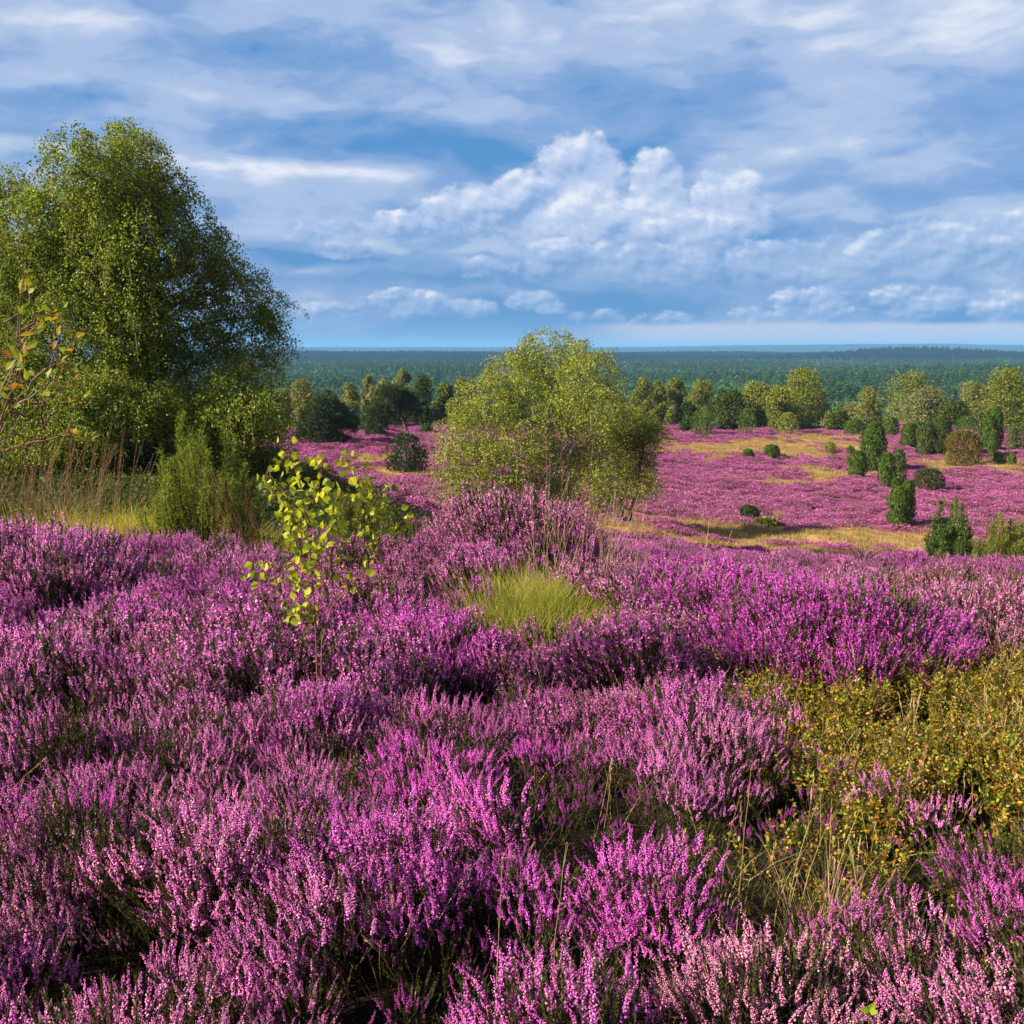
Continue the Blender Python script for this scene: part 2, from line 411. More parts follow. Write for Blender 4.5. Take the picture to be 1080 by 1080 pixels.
def bush_field(y0, y1, spacing, per, hsc, rad, seed):
    r = np.random.default_rng(seed)
    P = []; 
    ys = np.arange(y0, y1, spacing * .9)
    for k, y in enumerate(ys):
        hw = .52 * y + 1.3
        xs = np.arange(-hw, hw, spacing) + (k % 2) * spacing * .5
        P.append(np.stack([xs + r.normal(0, spacing * .26, len(xs)), y + r.normal(0, spacing * .26, len(xs))], 1))
    B = np.concatenate(P)
    bh = hsc * (1 - .38 * ss(7.6, 9.5, B[:, 1]) * ss(-3, -1.5, B[:, 0])) * (.62 + .66 * fbm(B[:, 0] * 1.2, B[:, 1] * 1.2, 41.)) * (1 + r.normal(0, .15, len(B)))
    br = rad * (1 + r.normal(0, .18, len(B)))
    ctint = colour_zone(B[:, 0], B[:, 1])
    n = per
    a = r.random((len(B), n)) * 6.283; q = np.sqrt(r.random((len(B), n)))
    X = B[:, :1] + np.cos(a) * q * br[:, None]; Y = B[:, 1:] + np.sin(a) * q * br[:, None]
    s = bh[:, None] * (1 - .46 * q ** 2) * (1 + r.normal(0, .12, (len(B), n)))
    lx = np.cos(a) * q * .36 + r.normal(0, .14, X.shape); ly = np.sin(a) * q * .36 + r.normal(0, .14, X.shape)
    t = np.repeat(ctint[:, None], n, 1)
    keep = ~blocked(X.ravel(), Y.ravel())
    X, Y, s, lx, ly = [k.ravel()[keep] for k in (X, Y, s, lx, ly)]
    t = t.reshape(-1, 3)[keep] * (1 + r.normal(0, .08, (keep.sum(), 1)))
    ln = lean(X, Y); lx = lx + ln[:, 0]; ly = ly + ln[:, 1]
    Z = terrain(X, Y) - .01
    # euler XYZ that tips z towards (lx, ly)
    rx = -np.arctan(ly); ry = np.arctan(lx * np.cos(rx)); 
    spin = r.random(len(X)) * 6.283
    rot = np.stack([rx, ry, np.zeros(len(X))], 1)
    return np.stack([X, Y, Z], 1), rot, s, t, r
def kinds(r, n, pg=.27, pale=.17):
    u = r.random(n); k = r.integers(0, 3, n)
    k = np.where(u < pg, 5 + (r.random(n) < .4), k); k = np.where(u > 1 - pale, 3 + (r.random(n) < .5), k)
    return k
P, rot, s, t, r = bush_field(.75, 5.2, .40, 56, 1.14, .235, 11)
sel = (P[:, 1] > .75)
scatter('heather', PN, P[sel], rot[sel], s[sel], kinds(r, sel.sum()), t[sel], 'dense purple pink heather in flower covering the foreground slope', 'heather')
P, rot, s, t, r = bush_field(5.1, 15.5, .52, 56, 1.28, .33, 12)
scatter('heather', PM, P, rot, s, kinds(r, len(P), .12), t, 'purple heather carpet running up to the crest behind the foreground', 'heather')

def far_heath():
    r = np.random.default_rng(5)
    out = []
    for y0, y1, dens in [(15, 30, 7.), (30, 60, 5.2), (60, 127, 3.4)]:
        A = (y1 ** 2 - y0 ** 2) * .56; n = int(A * dens)
        y = np.sqrt(r.random(n) * (y1 ** 2 - y0 ** 2) + y0 ** 2); x = (r.random(n) * 2 - 1) * (.56 * y + 1.5)
        out.append(np.stack([x, y], 1))
    Q = np.concatenate(out); x, y = Q.T
    tm = tanmask(x, y)
    keep = ~(blocked(x, y)) & (r.random(len(x)) > tm * 1.15) & (fbm(x * .8, y * .8, 77.) + r.random(len(x)) * .3 > .42)
    x, y = x[keep], y[keep]; n = len(x)
    g = fbm(x * .25, y * .13, 51.)[:, None]; g2 = fbm(x * .9, y * .9, 52.)[:, None]
    c = PINK * (1 - g) + MAG * g; c = c * np.array([.86, .98, .74])
    d = ss(.5, .7, g2) * .75; c = c * (1 - d) + DULL * .8 * d
    c = c * (.54 + .28 * r.random((n, 1)))
    s = .75 + .5 * r.random(n)
    S = np.stack([s * 1.1, s * 1.1, s * (.42 + .5 * fbm(x * .6, y * .6, 9.))], 1)
    P = np.stack([x, y, terrain(x, y) - .03], 1)
    rot = np.stack([r.normal(0, .08, n), r.normal(0, .08, n), r.random(n) * 6.28], 1)
    scatter('heather', PF, P, rot, S, r.integers(0, 4, n) + 4 * (y < 34), c, 'distant purple heather spreading over the valley heath below the trees', 'heather')
far_heath()

# ------------------------------------------------------------------ grass and bilberry
STRAW = [(.42, .29, .12), (.35, .22, .09), (.48, .36, .18)]
def blades(mb, n, r, h, w, cols, lean=.35, segs=3, wind=(-.05, 0), ground0=None):
    a = rng.random(n) * 6.283; q = np.minimum(np.abs(rng.normal(0, .62, n)), 1.5) * r
    b = np.stack([np.cos(a) * q, np.sin(a) * q, np.zeros(n)], 1)
    if ground0 is not None: b[:, 2] = terrain(ground0[0] + b[:, 0], ground0[1] + b[:, 1]) - ground0[2]
    H = h * (.55 + .6 * rng.random(n)); a2 = rng.random(n) * 6.283
    dr = np.stack([np.cos(a2) * lean + wind[0], np.sin(a2) * lean + wind[1], np.zeros(n)], 1) * (rng.random((n, 1)) ** .7) + b * np.array([1, 1, 0]) / max(r, .01) * lean * .5
    side = unit(np.cross(dr + [0, 0, 1], rvec(n)))
    col = mixcol(cols, n, .18)
    V = []
    for k in range(segs + 1):
        t = k / segs
        c = b + dr * (H * t ** 1.8)[:, None] + np.array([0, 0, 1]) * (H * (t - .22 * t * t))[:, None]
        ww = w * (1 - t * .95) * .5
        V += [c - side * ww, c + side * ww]
    V = np.stack(V, 1)
    m = V.shape[1]; base = np.arange(n)[:, None, None] * m
    q = np.array([[2 * k, 2 * k + 1, 2 * k + 3, 2 * k + 2] for k in range(segs)])[None]
    mb.add(V.reshape(-1, 3), quads=(base + q).reshape(-1, 4), col=np.repeat(col, m, 0))
def culms(mb, n, r, h, cols, lean=.25, wind=(-.08, 0), rad=.0011, head=True, base=None):
    for k in range(n):
        a = rng.random() * 6.283; q = math.sqrt(rng.random()) * r
        b = np.array([math.cos(a) * q, math.sin(a) * q, 0.])
        if base is not None: b[2] = float(terrain(base[0] + b[0], base[1] + b[1])) - base[2]
        H = h * (.6 + .5 * rng.random()); a2 = rng.random() * 6.283; l = lean * rng.random()
        d = np.array([math.cos(a2) * l + wind[0], math.sin(a2) * l + wind[1], 0])
        t = np.linspace(0, 1, 6)[:, None]
        P = b + d * H * t ** 1.7 + np.array([0, 0, H]) * (t - .08 * t * t)
        c = np.array(cols[rng.integers(len(cols))]) * (.8 + .4 * rng.random())
        tube(mb, P, np.linspace(rad, rad * .5, 6), 3, c)
        if head:
            m = 16; tt = rng.random(m) ** .8
            top = P[-1] - P[-2]; L = H * .22
            pp = P[-1] - unit(top) * (L * tt)[:, None]
            tri_leaves(mb, pp, unit(top) * 1.0 + rvec(m) * .35, .016, .0045, mixcol([c * .9, c * 1.15], m, .1))
def tan_grass():
    protos = []
    for k in range(3):
        mb = MB(); blades(mb, 70, .42, .26, .020, [(.40, .27, .10), (.46, .33, .14), (.30, .26, .07), (.36, .2, .09)], .6, 2)
        protos.append(proto(mb, 'k%02d_straw_tuft' % k, M_GRASS))
    r = np.random.default_rng(8); y = np.sqrt(r.random(34000) * (126 ** 2 - 14 ** 2) + 14 ** 2); x = (r.random(len(y)) * 2 - 1) * (.56 * y + 1)
    keep = tanmask(x, y) > r.random(len(y)) * .9 + .03
    x, y = x[keep], y[keep]; n = len(x)
    scatter('dry_grass', protos, np.stack([x, y, terrain(x, y)], 1), np.stack([np.zeros(n), np.zeros(n), r.random(n) * 6.28], 1), .7 + .6 * r.random(n), r.integers(0, 3, n), np.ones((n, 3)),
            'straw coloured dry grass in patches between the distant heather', 'grass')
tan_grass()
def bilberry():
    protos = []
    cols = [(.20, .26, .02), (.32, .34, .02), (.58, .44, .03), (.56, .24, .03), (.30, .10, .03), (.09, .13, .02), (.52, .42, .18)]
    for k in range(6):
        mb = MB(); H = .25
        for b in range(4):
            a = rng.random() * 6.28; d = np.array([math.cos(a) * .45, math.sin(a) * .45, 1.]) * (.6 + .4 * rng.random())
            pts = np.array([[0, 0, 0], d * H * .5, d * H * .8 + [0, 0, H * .25]]); tube(mb, pts, [.0018, .0014, .0007], 3, (.09, .08, .03))
            n = 24; t = (.25 + .75 * rng.random(n))[:, None]
            p = pts[1] + (pts[2] - pts[1]) * (t * 1.3 - .3)
            w = np.array([cols[q] for q in rng.choice(7, n, p=[.20, .15, .09, .12, .13, .22, .09])])
            D = rvec(n) * .8 + [0, 0, .45]
            leaves(mb, p, D, rvec(n) + [0, 0, 1.], .012 + .011 * rng.random(n), .0095, np.clip(w * (1 + rng.normal(0, .15, (n, 1))), .01, 1), .12)
        protos.append(proto(mb, 'k%02d_bilberry_shoot' % k, M_LEAF))
    r = np.random.default_rng(18); X = []; 
    for e in BILB:
        n = int(e[2] * e[3] * 3.14 * 420); q = np.sqrt(r.random(n)) * 1.06; a = r.random(n) * 6.283
        X.append(np.stack([e[0] + np.cos(a) * q * e[2], e[1] + np.sin(a) * q * e[3]], 1))
    for e in HOLE[:2]:
        n = int(e[2] * e[3] * 3.14 * 45); q = np.sqrt(r.random(n)) * 1.06; a = r.random(n) * 6.283
        X.append(np.stack([e[0] + np.cos(a) * q * e[2], e[1] + np.sin(a) * q * e[3]], 1))
    x, y = np.concatenate(X).T; k = (y > 1.9); x, y = x[k], y[k]; n = len(x)
    hs = .45 + 1.0 * fbm(x * 2.2, y * 2.2, 15.) + r.normal(0, .14, n); hk = fbm(x * 3.1, y * 3.1, 16.) > .42
    x, y, hs = x[hk], y[hk], hs[hk]; n = len(x)
    scatter('bilberry', protos, np.stack([x, y, terrain(x, y) - .01], 1), np.stack([r.normal(0, .2, n), r.normal(0, .2, n), r.random(n) * 6.28], 1), hs, r.integers(0, 6, n), np.ones((n, 3)),
            'low yellow, green and orange bilberry leaves filling the gap in the heather', 'bilberry')
    rr = np.random.default_rng(44); X = []
    for e in HOLE:
        m_ = int(e[2] * e[3] * 3.14 * 75) + 4; q = np.sqrt(rr.random(m_)) * 1.1; a = rr.random(m_) * 6.283
        X.append(np.stack([e[0] + np.cos(a) * q * e[2], e[1] + np.sin(a) * q * e[3]], 1))
    X = np.concatenate(X); m_ = len(X); xh, yh = X.T
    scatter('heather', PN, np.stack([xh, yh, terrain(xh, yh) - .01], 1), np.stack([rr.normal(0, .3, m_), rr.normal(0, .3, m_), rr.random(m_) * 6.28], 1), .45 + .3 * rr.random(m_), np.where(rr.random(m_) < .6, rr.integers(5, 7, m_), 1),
            np.tile(DEEP * .8, (m_, 1)), 'short heather shoots, mostly flowerless, tinted dark as shade in the hollows between purple clumps', 'heather')  # deep flower tint carries the shadow of the hollows
    # loose dry grass through it
    protos = []
    for k in range(5):
        mb = MB(); blades(mb, 9, .05, .34, .0032, STRAW + [(.2, .22, .05)], .9, 4); culms(mb, 2, .05, .42, STRAW, .5); protos.append(proto(mb, 'k%02d_dry_wisp' % k, M_GRASS))
    m = n // 15; i = r.choice(n, m, replace=False); 
    xx = np.concatenate([x[i], (r.random(110) * 2 - 1) * 2.8]); yy = np.concatenate([y[i], 1.7 + r.random(110) * 6.5]); m = len(xx)
    xx = xx + r.normal(0, .1, m); 
    scatter('dry_grass', protos, np.stack([xx, yy, terrain(xx, yy)], 1), np.stack([r.normal(0, .15, m), r.normal(0, .15, m), r.random(m) * 6.28], 1), .8 + .5 * r.random(m), r.integers(0, 5, m), np.ones((m, 3)),
            'thin dry grass wisps poking up through bilberry and heather', 'grass')
bilberry()

# ------------------------------------------------------------------ single heather bushes that stand out
def heather_bush(u, Y, h, rad, tint, label, n=240, lod=1, v=620, flat=.38, faded=.1, zoff=0):
    g = ground(u, v, Y); root = empty('heather_bush', g + [0, 0, zoff], label, 'heather bush', 'heather bushes standing out from the carpet')
    mb = MB(); wd = MB(); src = A_NEAR if lod == 0 else A_MID
    for k in range(n):
        a = rng.random() * 6.283; q = math.sqrt(rng.random())
        s = h / .36 * (1 - flat * q * q) * (1 + rng.normal(0, .1)); lx = math.cos(a) * q * .45 - .05 + rng.normal(0, .12); ly = math.sin(a) * q * .45 + rng.normal(0, .12)
        w = unit(np.array([lx, ly, 1.])); th = rng.random() * 6.283
        x = unit(np.cross([math.sin(th), math.cos(th), 0], w)); yv = np.cross(w, x)
        M = np.stack([x, yv, w], 1) * s * np.array([.8, .8, 1.])
        px, py = math.cos(a) * q * rad, math.sin(a) * q * rad
        i = rng.choice(7, p=[.24, .22, .22, .1, .1, .07, .05])
        mb.add_arrays(src[i], M, (px, py, float(terrain(g[0] + px, g[1] + py)) - g[2] - .01), np.asarray(tint) * (1 + rng.normal(0, .1)))
    for k in range(36):
        a = rng.random() * 6.283; d = np.array([math.cos(a) * .6, math.sin(a) * .6, 1.]) * h * (.5 + .3 * rng.random())
        tube(wd, [np.zeros(3), d * .5 + rng.normal(0, .02, 3), d], [.006, .004, .002], 4, WOOD[rng.integers(3)])
    mb.obj('flowering_shoots', M_HB, root); wd.obj('woody_stems', M_BARK, root)
BUSHES = [
    (545, 8.7, .80, .52, PINK * .55 + DULL * .45, 'tallest pale pink heather bush rising in front of the central birch', 250, 1, 560),
    (452, 6.2, .50, .40, MAG, 'bright purple heather bush left of the green grass tussock', 260, 1, 620),
    (668, 5.0, .40, .34, DULL * .6 + MAG * .4, 'dusky reddish purple heather bush just right of and below the green grass tussock', 220, 1, 700),
    (770, 7.3, .60, .66, MAG * .6 + DEEP * .4, 'deep magenta heather bush on the crest before the pale valley grass', 260, 1, 620),
    (872, 6.4, .62, .75, MAG * .45 + DEEP * .55, 'most vivid magenta heather bush directly above the bilberry patch', 340, 1, 660),
    (1040, 7.0, .54, .75, DULL * .5 + PINK * .5, 'pale faded heather bush at the right edge above the bilberry patch', 280, 1, 640),
    (232, 7.8, .42, .45, MAG * .7 + PINK * .3, 'purple heather bush at the foot of the green juniper shrub', 180, 1, 570),
    (30, 8.6, .72, .8, PINK, 'pink heather bush by the left edge under the twiggy shrub', 240, 1, 560),
    (326, 4.95, .44, .26, PINK * .5 + MAG * .5, 'small heather bush hiding the foot of the birch sapling', 110, 1, 680),
    (700, 7.9, .46, .5, PINK, 'pink heather bush among the tall bent grass stalks right of the green tussock', 180, 1, 590),
]
for b in BUSHES: heather_bush(b[0], b[1], b[2], b[3], b[4], b[5], b[6], b[7], b[8])

# ------------------------------------------------------------------ trees
B_LEAF = [(.19, .25, .013), (.14, .19, .013), (.26, .32, .02), (.10, .135, .013), (.33, .37, .06)]
def curve(a, b, n=7, wob=.1, sag=0.):
    a, b = np.asarray(a, float), np.asarray(b, float); L = np.linalg.norm(b - a); t = np.linspace(0, 1, n)[:, None]
    w = rng.normal(0, wob * L * .3, 3)
    return a + (b - a) * t + w * np.sin(t * np.pi) + rng.normal(0, wob * L * .06, (n, 3)) * np.sin(t * np.pi) + np.array([0, 0, sag * L]) * np.sin(t * np.pi)
def birch(name, base, k, bpx, lobes, label, cat, group, leaf=.036, cols=B_LEAF, per=3.2, stems=((0, 0),), barkc=(.34, .32, .29), dark=(.05, .04, .035), droop=.8,
          trunk_r=.09, depth=1.0, twig_len=.55, seed=None, leafmat=None, dens=1., wind=(.15, 0), rough=1):
    """lobes in photo pixels (u, v, ru, rv[, depth shift m]); k metres per pixel; bpx the pixel of the foot"""
    root = empty(name, base, label, cat, group)
    cr = MB(); tk = MB(); tw = MB()
    Ls = []
    for l in lobes:
        c = np.array([(l[0] - bpx[0]) * k, l[4] if len(l) > 4 else rng.normal(0, .5) * depth, (bpx[1] - l[1]) * k]); rr = np.array([l[2] * k, (l[2] + l[3]) / 2 * k * .95, l[3] * k])
        Ls.append((c, rr))
    top = max(l[0][2] for l in Ls)
    main = [(c, rr * .9) for c, rr in Ls]; Ls = list(main)
    for c, rr in main:
        for q in range(rough):
            d = unit(rng.normal(size=3) * [1, .6, .8] + [0, 0, .7]); Ls.append((c + d * rr * 1.02, rr * (.4 + .2 * rng.random())))
    # stems
    st = []
    for sx, sy in stems:
        tgt = sorted(Ls, key=lambda l: (l[0][0] - sx * 2.2) ** 2 * .5 + (top - l[0][2]) ** 2)[0][0]
        P = curve([sx * .3, sy * .3, -.15], tgt * np.array([.95, .95, .97]), 12, .08)
        r_ = trunk_r * np.linspace(1, .16, 12); hgt = P[:, 2] / max(top, .1)
        c = np.where((hgt < .10)[:, None], np.array(dark), np.array(barkc)) * (.75 + .5 * rng.random((12, 1)))
        tube(tk, P, r_, 7, c); st.append(P)
    for c, rr in Ls:
        P = min(st, key=lambda s_: np.min(np.linalg.norm(s_ - c, axis=1)))
        d = np.linalg.norm(P - c, axis=1) + np.maximum(0, P[:, 2] - c[2] + rr[2] * .8) * 2.5
        j = int(np.argmin(d[1:])) + 1
        lb = curve(P[j], c + rr * rng.normal(0, .15, 3), 7, .12, .06)
        tube(tk, lb, trunk_r * .38 * np.linspace(1, .25, 7), 5, np.array(barkc) * .8)
        vol = rr[0] * rr[1] * rr[2] * 4.19
        area = (rr[0] * rr[2] + rr[0] * rr[1] + rr[1] * rr[2]) * 3.
        nt = max(10, int(area * 58 * dens * (.55 / twig_len)))
        dirs = rvec(nt); rad = (.3 + .8 * rng.random((nt, 1)) ** .6)
        s0 = c + dirs * rr * rad * .92
        # sub limbs
        ns = max(3, nt // 24)
        for q in range(ns):
            e = s0[rng.integers(nt)]; b0 = lb[rng.integers(3, 7)]
            tube(tk, curve(b0, e, 5, .12, .05), trunk_r * .12 * np.linspace(1, .3, 5), 3, np.array(barkc) * (.5 + .4 * rng.random()))
        TL = twig_len * (.5 + .8 * rng.random(nt))
        td = unit(dirs * [1, 1, .35] * .75 + np.array([wind[0], wind[1], .25]) + rvec(nt) * .45)
        nl = np.maximum(6, (TL / leaf * per * 1.0)).astype(int)
        idx = np.repeat(np.arange(nt), nl); t = rng.random(len(idx))
        base_p = s0[idx] + td[idx] * (TL[idx] * t)[:, None] * .75
        base_p[:, 2] -= droop * TL[idx] * t ** 2 * .75
        base_p += rng.normal(0, leaf * 1.3, base_p.shape)
        D = rvec(len(idx)) + [0, 0, -.55]; Nn = rvec(len(idx)) * .8 + dirs[idx] * .55 + [0, 0, .45]
        sz = leaf * (.7 + .6 * rng.random(len(idx)))
        tone = (1 + rng.normal(0, .13, nt))[idx][:, None]
        leaves(cr, base_p, D, Nn, sz * 1.15, sz * .85, np.clip(mixcol(cols, len(idx), .15) * tone, .005, 1))
        for q in range(0, nt, 3):
            tt = np.linspace(0, 1, 4)[:, None]; pp = s0[q] + td[q] * TL[q] * .75 * tt; pp[:, 2] -= droop * TL[q] * tt[:, 0] ** 2 * .75
            tube(tw, pp, [.007 * trunk_r / .09, .005 * trunk_r / .09, .004 * trunk_r / .09, .002], 3, np.array(barkc) * .55 + [.05, .02, .01])
    tr = tk.obj('trunk', M_BARK, root, smooth=True)
    cw = cr.obj('crown', leafmat or M_LEAF, root); tw.obj('twigs', M_BARK, cw)
    return root, cr.n // 4
Y = 20.; g = ground(165, 520, Y)
L1 = [(66, 262, 30, 40), (95, 255, 38, 44), (20, 300, 30, 40), (152, 160, 22, 28), (168, 190, 34, 40), (128, 192, 26, 34), (160, 330, 56, 56, -1.), (150, 425, 60, 44, -1.2), (185, 270, 44, 50, -.6), (108, 200, 34, 40), (182, 212, 32, 38), (78, 228, 30, 34), (140, 248, 50, 45), (212, 262, 32, 42), (240, 305, 36, 42), (60, 292, 45, 52), (130, 315, 60, 55),
      (196, 345, 52, 50), (258, 362, 40, 46), (268, 415, 38, 42), (100, 385, 60, 60), (175, 410, 60, 52), (238, 440, 45, 40), (38, 380, 42, 60), (50, 455, 50, 40, -1.4), (118, 440, 42, 34, -1.6), (25, 315, 34, 44),
      (125, 480, 80, 30, 1.), (215, 480, 50, 32, .8), (20, 480, 50, 36, .5), (265, 468, 34, 26), (60, 505, 60, 26, .2), (140, 508, 60, 24, .9), (200, 505, 50, 24, .6), (262, 495, 34, 22, .6), (100, 500, 60, 26, -.9), (5, 508, 50, 24, -.2), (110, 476, 44, 32, 1.9), (165, 470, 44, 36, 1.7), (215, 500, 50, 26, 1.5)]
_, nl1 = birch('birch_tree', g, Y / F, (165, 366 + (EYE - g[2]) / Y * F), L1, 'big round multi-stemmed birch filling the left side, tallest tree in view', 'tree', None, leaf=.036, per=3.0,
      stems=((-1.2, .2), (.1, 0), (1.1, .3), (-.4, -.5)), trunk_r=.10, depth=1.3, dens=.92, barkc=(.16, .14, .12))
Y = 24.; g = ground(-35, 520, Y)
L2 = [(6, 200, 24, 28), (2, 225, 24, 30), (-30, 225, 30, 40), (8, 262, 24, 36), (-40, 300, 50, 50), (5, 340, 26, 40), (-70, 250, 50, 60), (-60, 380, 60, 60), (-110, 330, 60, 80), (-20, 430, 50, 50)]
birch('birch_tree', g, Y / F, (-35, 366 + (EYE - g[2]) / Y * F), L2, 'smaller birch cut off by the left edge, behind the big birch', 'tree', None, leaf=.042, per=2.6, stems=((0, 0), (-.8, 0)), trunk_r=.08, dens=1.1)
g = at(583, 566); Y = g[1]; print('centre tree', g)
L3 = [(580, 373, 38, 26), (545, 393, 32, 28), (614, 390, 30, 30), (515, 423, 32, 30), (575, 423, 50, 36), (624, 428, 28, 34), (490, 458, 28, 30), (540, 470, 45, 38), (600, 472, 45, 40), (478, 488, 18, 20),
      (503, 508, 34, 24), (560, 518, 45, 24), (618, 512, 34, 30)]
C3 = [(.23, .30, .014), (.31, .37, .018), (.15, .20, .014), (.40, .43, .05), (.22, .20, .07)]
birch('birch_tree', g, Y / F, (583, 366 + (EYE - g[2]) / Y * F), L3, 'broad bushy yellow green birch in the middle, pale stems showing through', 'tree', None, leaf=.062, per=2.1, cols=C3,
      stems=((-1.1, 0), (-.3, .2), (.5, -.2), (1.3, .1), (.1, -.4)), trunk_r=.11, depth=1.2, dens=.66, barkc=(.46, .40, .35), twig_len=1., rough=0)
g = at(656, 553); Y = g[1]; print('slender tree', g)
L4 = [(645, 438, 28, 20), (672, 452, 26, 20), (642, 472, 28, 26), (672, 482, 24, 28), (690, 456, 14, 12), (650, 508, 30, 18), (678, 512, 16, 15)]
birch('birch_tree', g, Y / F, (656, 366 + (EYE - g[2]) / Y * F), L4, 'slender birch with two dark crossing trunks, right beside the broad central birch', 'tree', None, leaf=.062, per=1.9, cols=C3[:3] + [(.20, .15, .05)],
      stems=((0, 0), (.9, .2)), trunk_r=.10, depth=.8, dens=.7, barkc=(.05, .04, .035))

# far broadleaf: same thing, coarse
def far_tree(u, vt, vb, w, Y, label, cols, group, name='birch_tree', cat='tree', cone=0., n=1700, card=.17, g=None):
    g = ground(u, vb, Y) if g is None else g
    k = Y / F; H = max(1.5, along(u, vt, Y)[2] - g[2]); W = w * k / 2
    root = empty(name, g, label, cat, group)
    cr = MB(); tk = MB()
    nl = int(7 + W * 3); P0 = []
    tube(tk, curve([0, 0, -.2], [rng.normal(0, .2), 0, H * .9], 6, .06), np.linspace(.16, .03, 6) * H / 8, 5, (.15, .13, .11))
    for q in range(nl):
        h = .22 + .72 * (q + .5) / nl
        wd = W * (math.sin(min(1, (h * .95 + .08)) * math.pi) ** .55 if not cone else (1.08 - h) * 1.15)
        a = rng.random() * 6.283; rr = W * (.42 + .2 * rng.random()) * (.75 if h > .8 else 1)
        off = max(0, wd - rr * .7)
        c = np.array([math.cos(a) * off, math.sin(a) * off * .8, H * h]); R3 = np.array([rr, rr, rr * 1.15])
        if c[2] + R3[2] > H: c[2] = H - R3[2] * .95
        if q % 2 == 0: tube(tk, curve([0, 0, c[2] * .6], c, 4, .1), [.06, .04, .02, .01], 3, (.12, .1, .09))
        m = int(n / nl); d = rvec(m); s = .55 + .45 * rng.random((m, 1)) ** .5
        bump = 1 + .22 * np.sin(d[:, :1] * 9 + q) * np.cos(d[:, 2:] * 8 + q * 2)
        p = c + d * R3 * s * bump
        tone = (1 + .13 * rng.normal())
        sz = card * (.6 + .8 * rng.random(m))
        leaves(cr, p, rvec(m) + d * .3, d + rvec(m) * .75 + [0, 0, .2], sz * 1.2, sz, np.clip(mixcol(cols, m, .16) * tone, .004, 1))
    # skirt
    m = n // 6; a = rng.random(m) * 6.283; q = np.sqrt(rng.random(m)) * W * .8
    p = np.stack([np.cos(a) * q, np.sin(a) * q, rng.random(m) * H * .3], 1)
    leaves(cr, p, rvec(m), rvec(m) + [0, 0, .3], card * 1.2, card, mixcol(cols, m, .16))
    tk.obj('trunk', M_BARK, root); cr.obj('crown', M_FLEAF, root)
    return root
FB = [(.17, .20, .02), (.21, .235, .035), (.12, .15, .018), (.26, .27, .05)]
FP = [(.22, .23, .07), (.26, .26, .10), (.17, .19, .06)]
FD = [(.045, .075, .014), (.065, .10, .016), (.035, .055, .012)]
GR = 'trees along the far edge of the heath'
TL = [  # u, vtop, vbase, w, Y, label, cols
    (677, 398, 452, 22, 128, 'pale birch just right of the central birch, left end of the right tree belt', FB),
    (693, 401, 452, 17, 131, 'short green birch second from the left in the right tree belt', FB),
    (711, 398, 452, 24, 133, 'rounded birch third from the left in the right tree belt', FB),
    (737, 400, 452, 26, 126, 'cone shaped light green birch left of the dark pair', FB + FP[:1]),
    (768, 411, 454, 30, 121, 'dark double topped tree left of the big treeline birches', FD + FB[:1]),
    (797, 403, 458, 36, 123, 'light green birch leaning against the largest treeline birch', FB + FP[:1]),
    (822, 407, 459, 26, 120, 'mid green birch squeezed in front of the largest treeline birch', FB),
    (846, 388, 461, 40, 124, 'largest rounded birch of the right tree belt with dark lower crown', FB),
    (866, 408, 440, 16, 150, 'small pale tree peeping out behind the largest treeline birch', FP),
    (897, 424, 455, 17, 135, 'small greyish pale birch between the largest birch and the willow', FP),
    (917, 408, 456, 28, 130, 'pale pointed birch left of the broad pale willow', FP[:2] + FB[:1]),
    (954, 392, 462, 48, 138, 'tall yellow green birch behind the broad pale willow', FP[2:] + FB[1:2]),
    (974, 409, 466, 44, 126, 'broad silvery pale willow above the dark columnar junipers', FP),
    (1023, 402, 460, 36, 132, 'pale light green tree left of the big tree at the right edge', FP[2:] + FB[3:]),
    (1058, 387, 468, 44, 118, 'big full birch near the right edge with slim junipers in front', FB),
    (1095, 395, 470, 40, 122, 'birch cut off by the right edge of the tree belt', FB),
    (322, 400, 446, 34, 112, 'pale grey green birch peeping out right of the big left birch', FB + FP),
    (370, 404, 446, 22, 118, 'light yellowish birch behind the gap between the two pines', FP + FB),
    (390, 394, 446, 16, 124, 'narrow pale birch above the slim dark juniper', FP),
    (404, 400, 446, 20, 117, 'light green birch just left behind the taller pine', FP + FB),
    (426, 388, 446, 20, 127, 'tallest pale birch above the taller pine', FP + FB),
    (444, 396, 446, 28, 120, 'dark rounded tree right behind the taller pine', FD),
    (468, 404, 446, 24, 123, 'dull green tree left of the central birch, half hidden', FB + FD),
    (488, 398, 446, 28, 115, 'dark green tree touching the left edge of the central birch', FD + FB),
    (345, 412, 446, 22, 121, 'dark green tree behind the lower left pine', FD),
    (302, 410, 446, 26, 125, 'grey green tree half hidden by the big left birch', FB),
    (886, 432, 462, 26, 118, 'low green bushy tree at the foot of the largest treeline birch', FB[:1] + FD[:1]),
    (1003, 424, 464, 28, 122, 'dark green tree between the broad pale willow and the light tree', FD + FB[:1]),
    (724, 424, 453, 18, 119, 'low dark tree under the rounded third birch', FD),
]
for u, vt, vb, w, Y_, lab, cols in TL: far_tree(u, vt, vb, w * 1.18, Y_, lab, cols, GR, n=int(2400 + w * 170), card=.135)

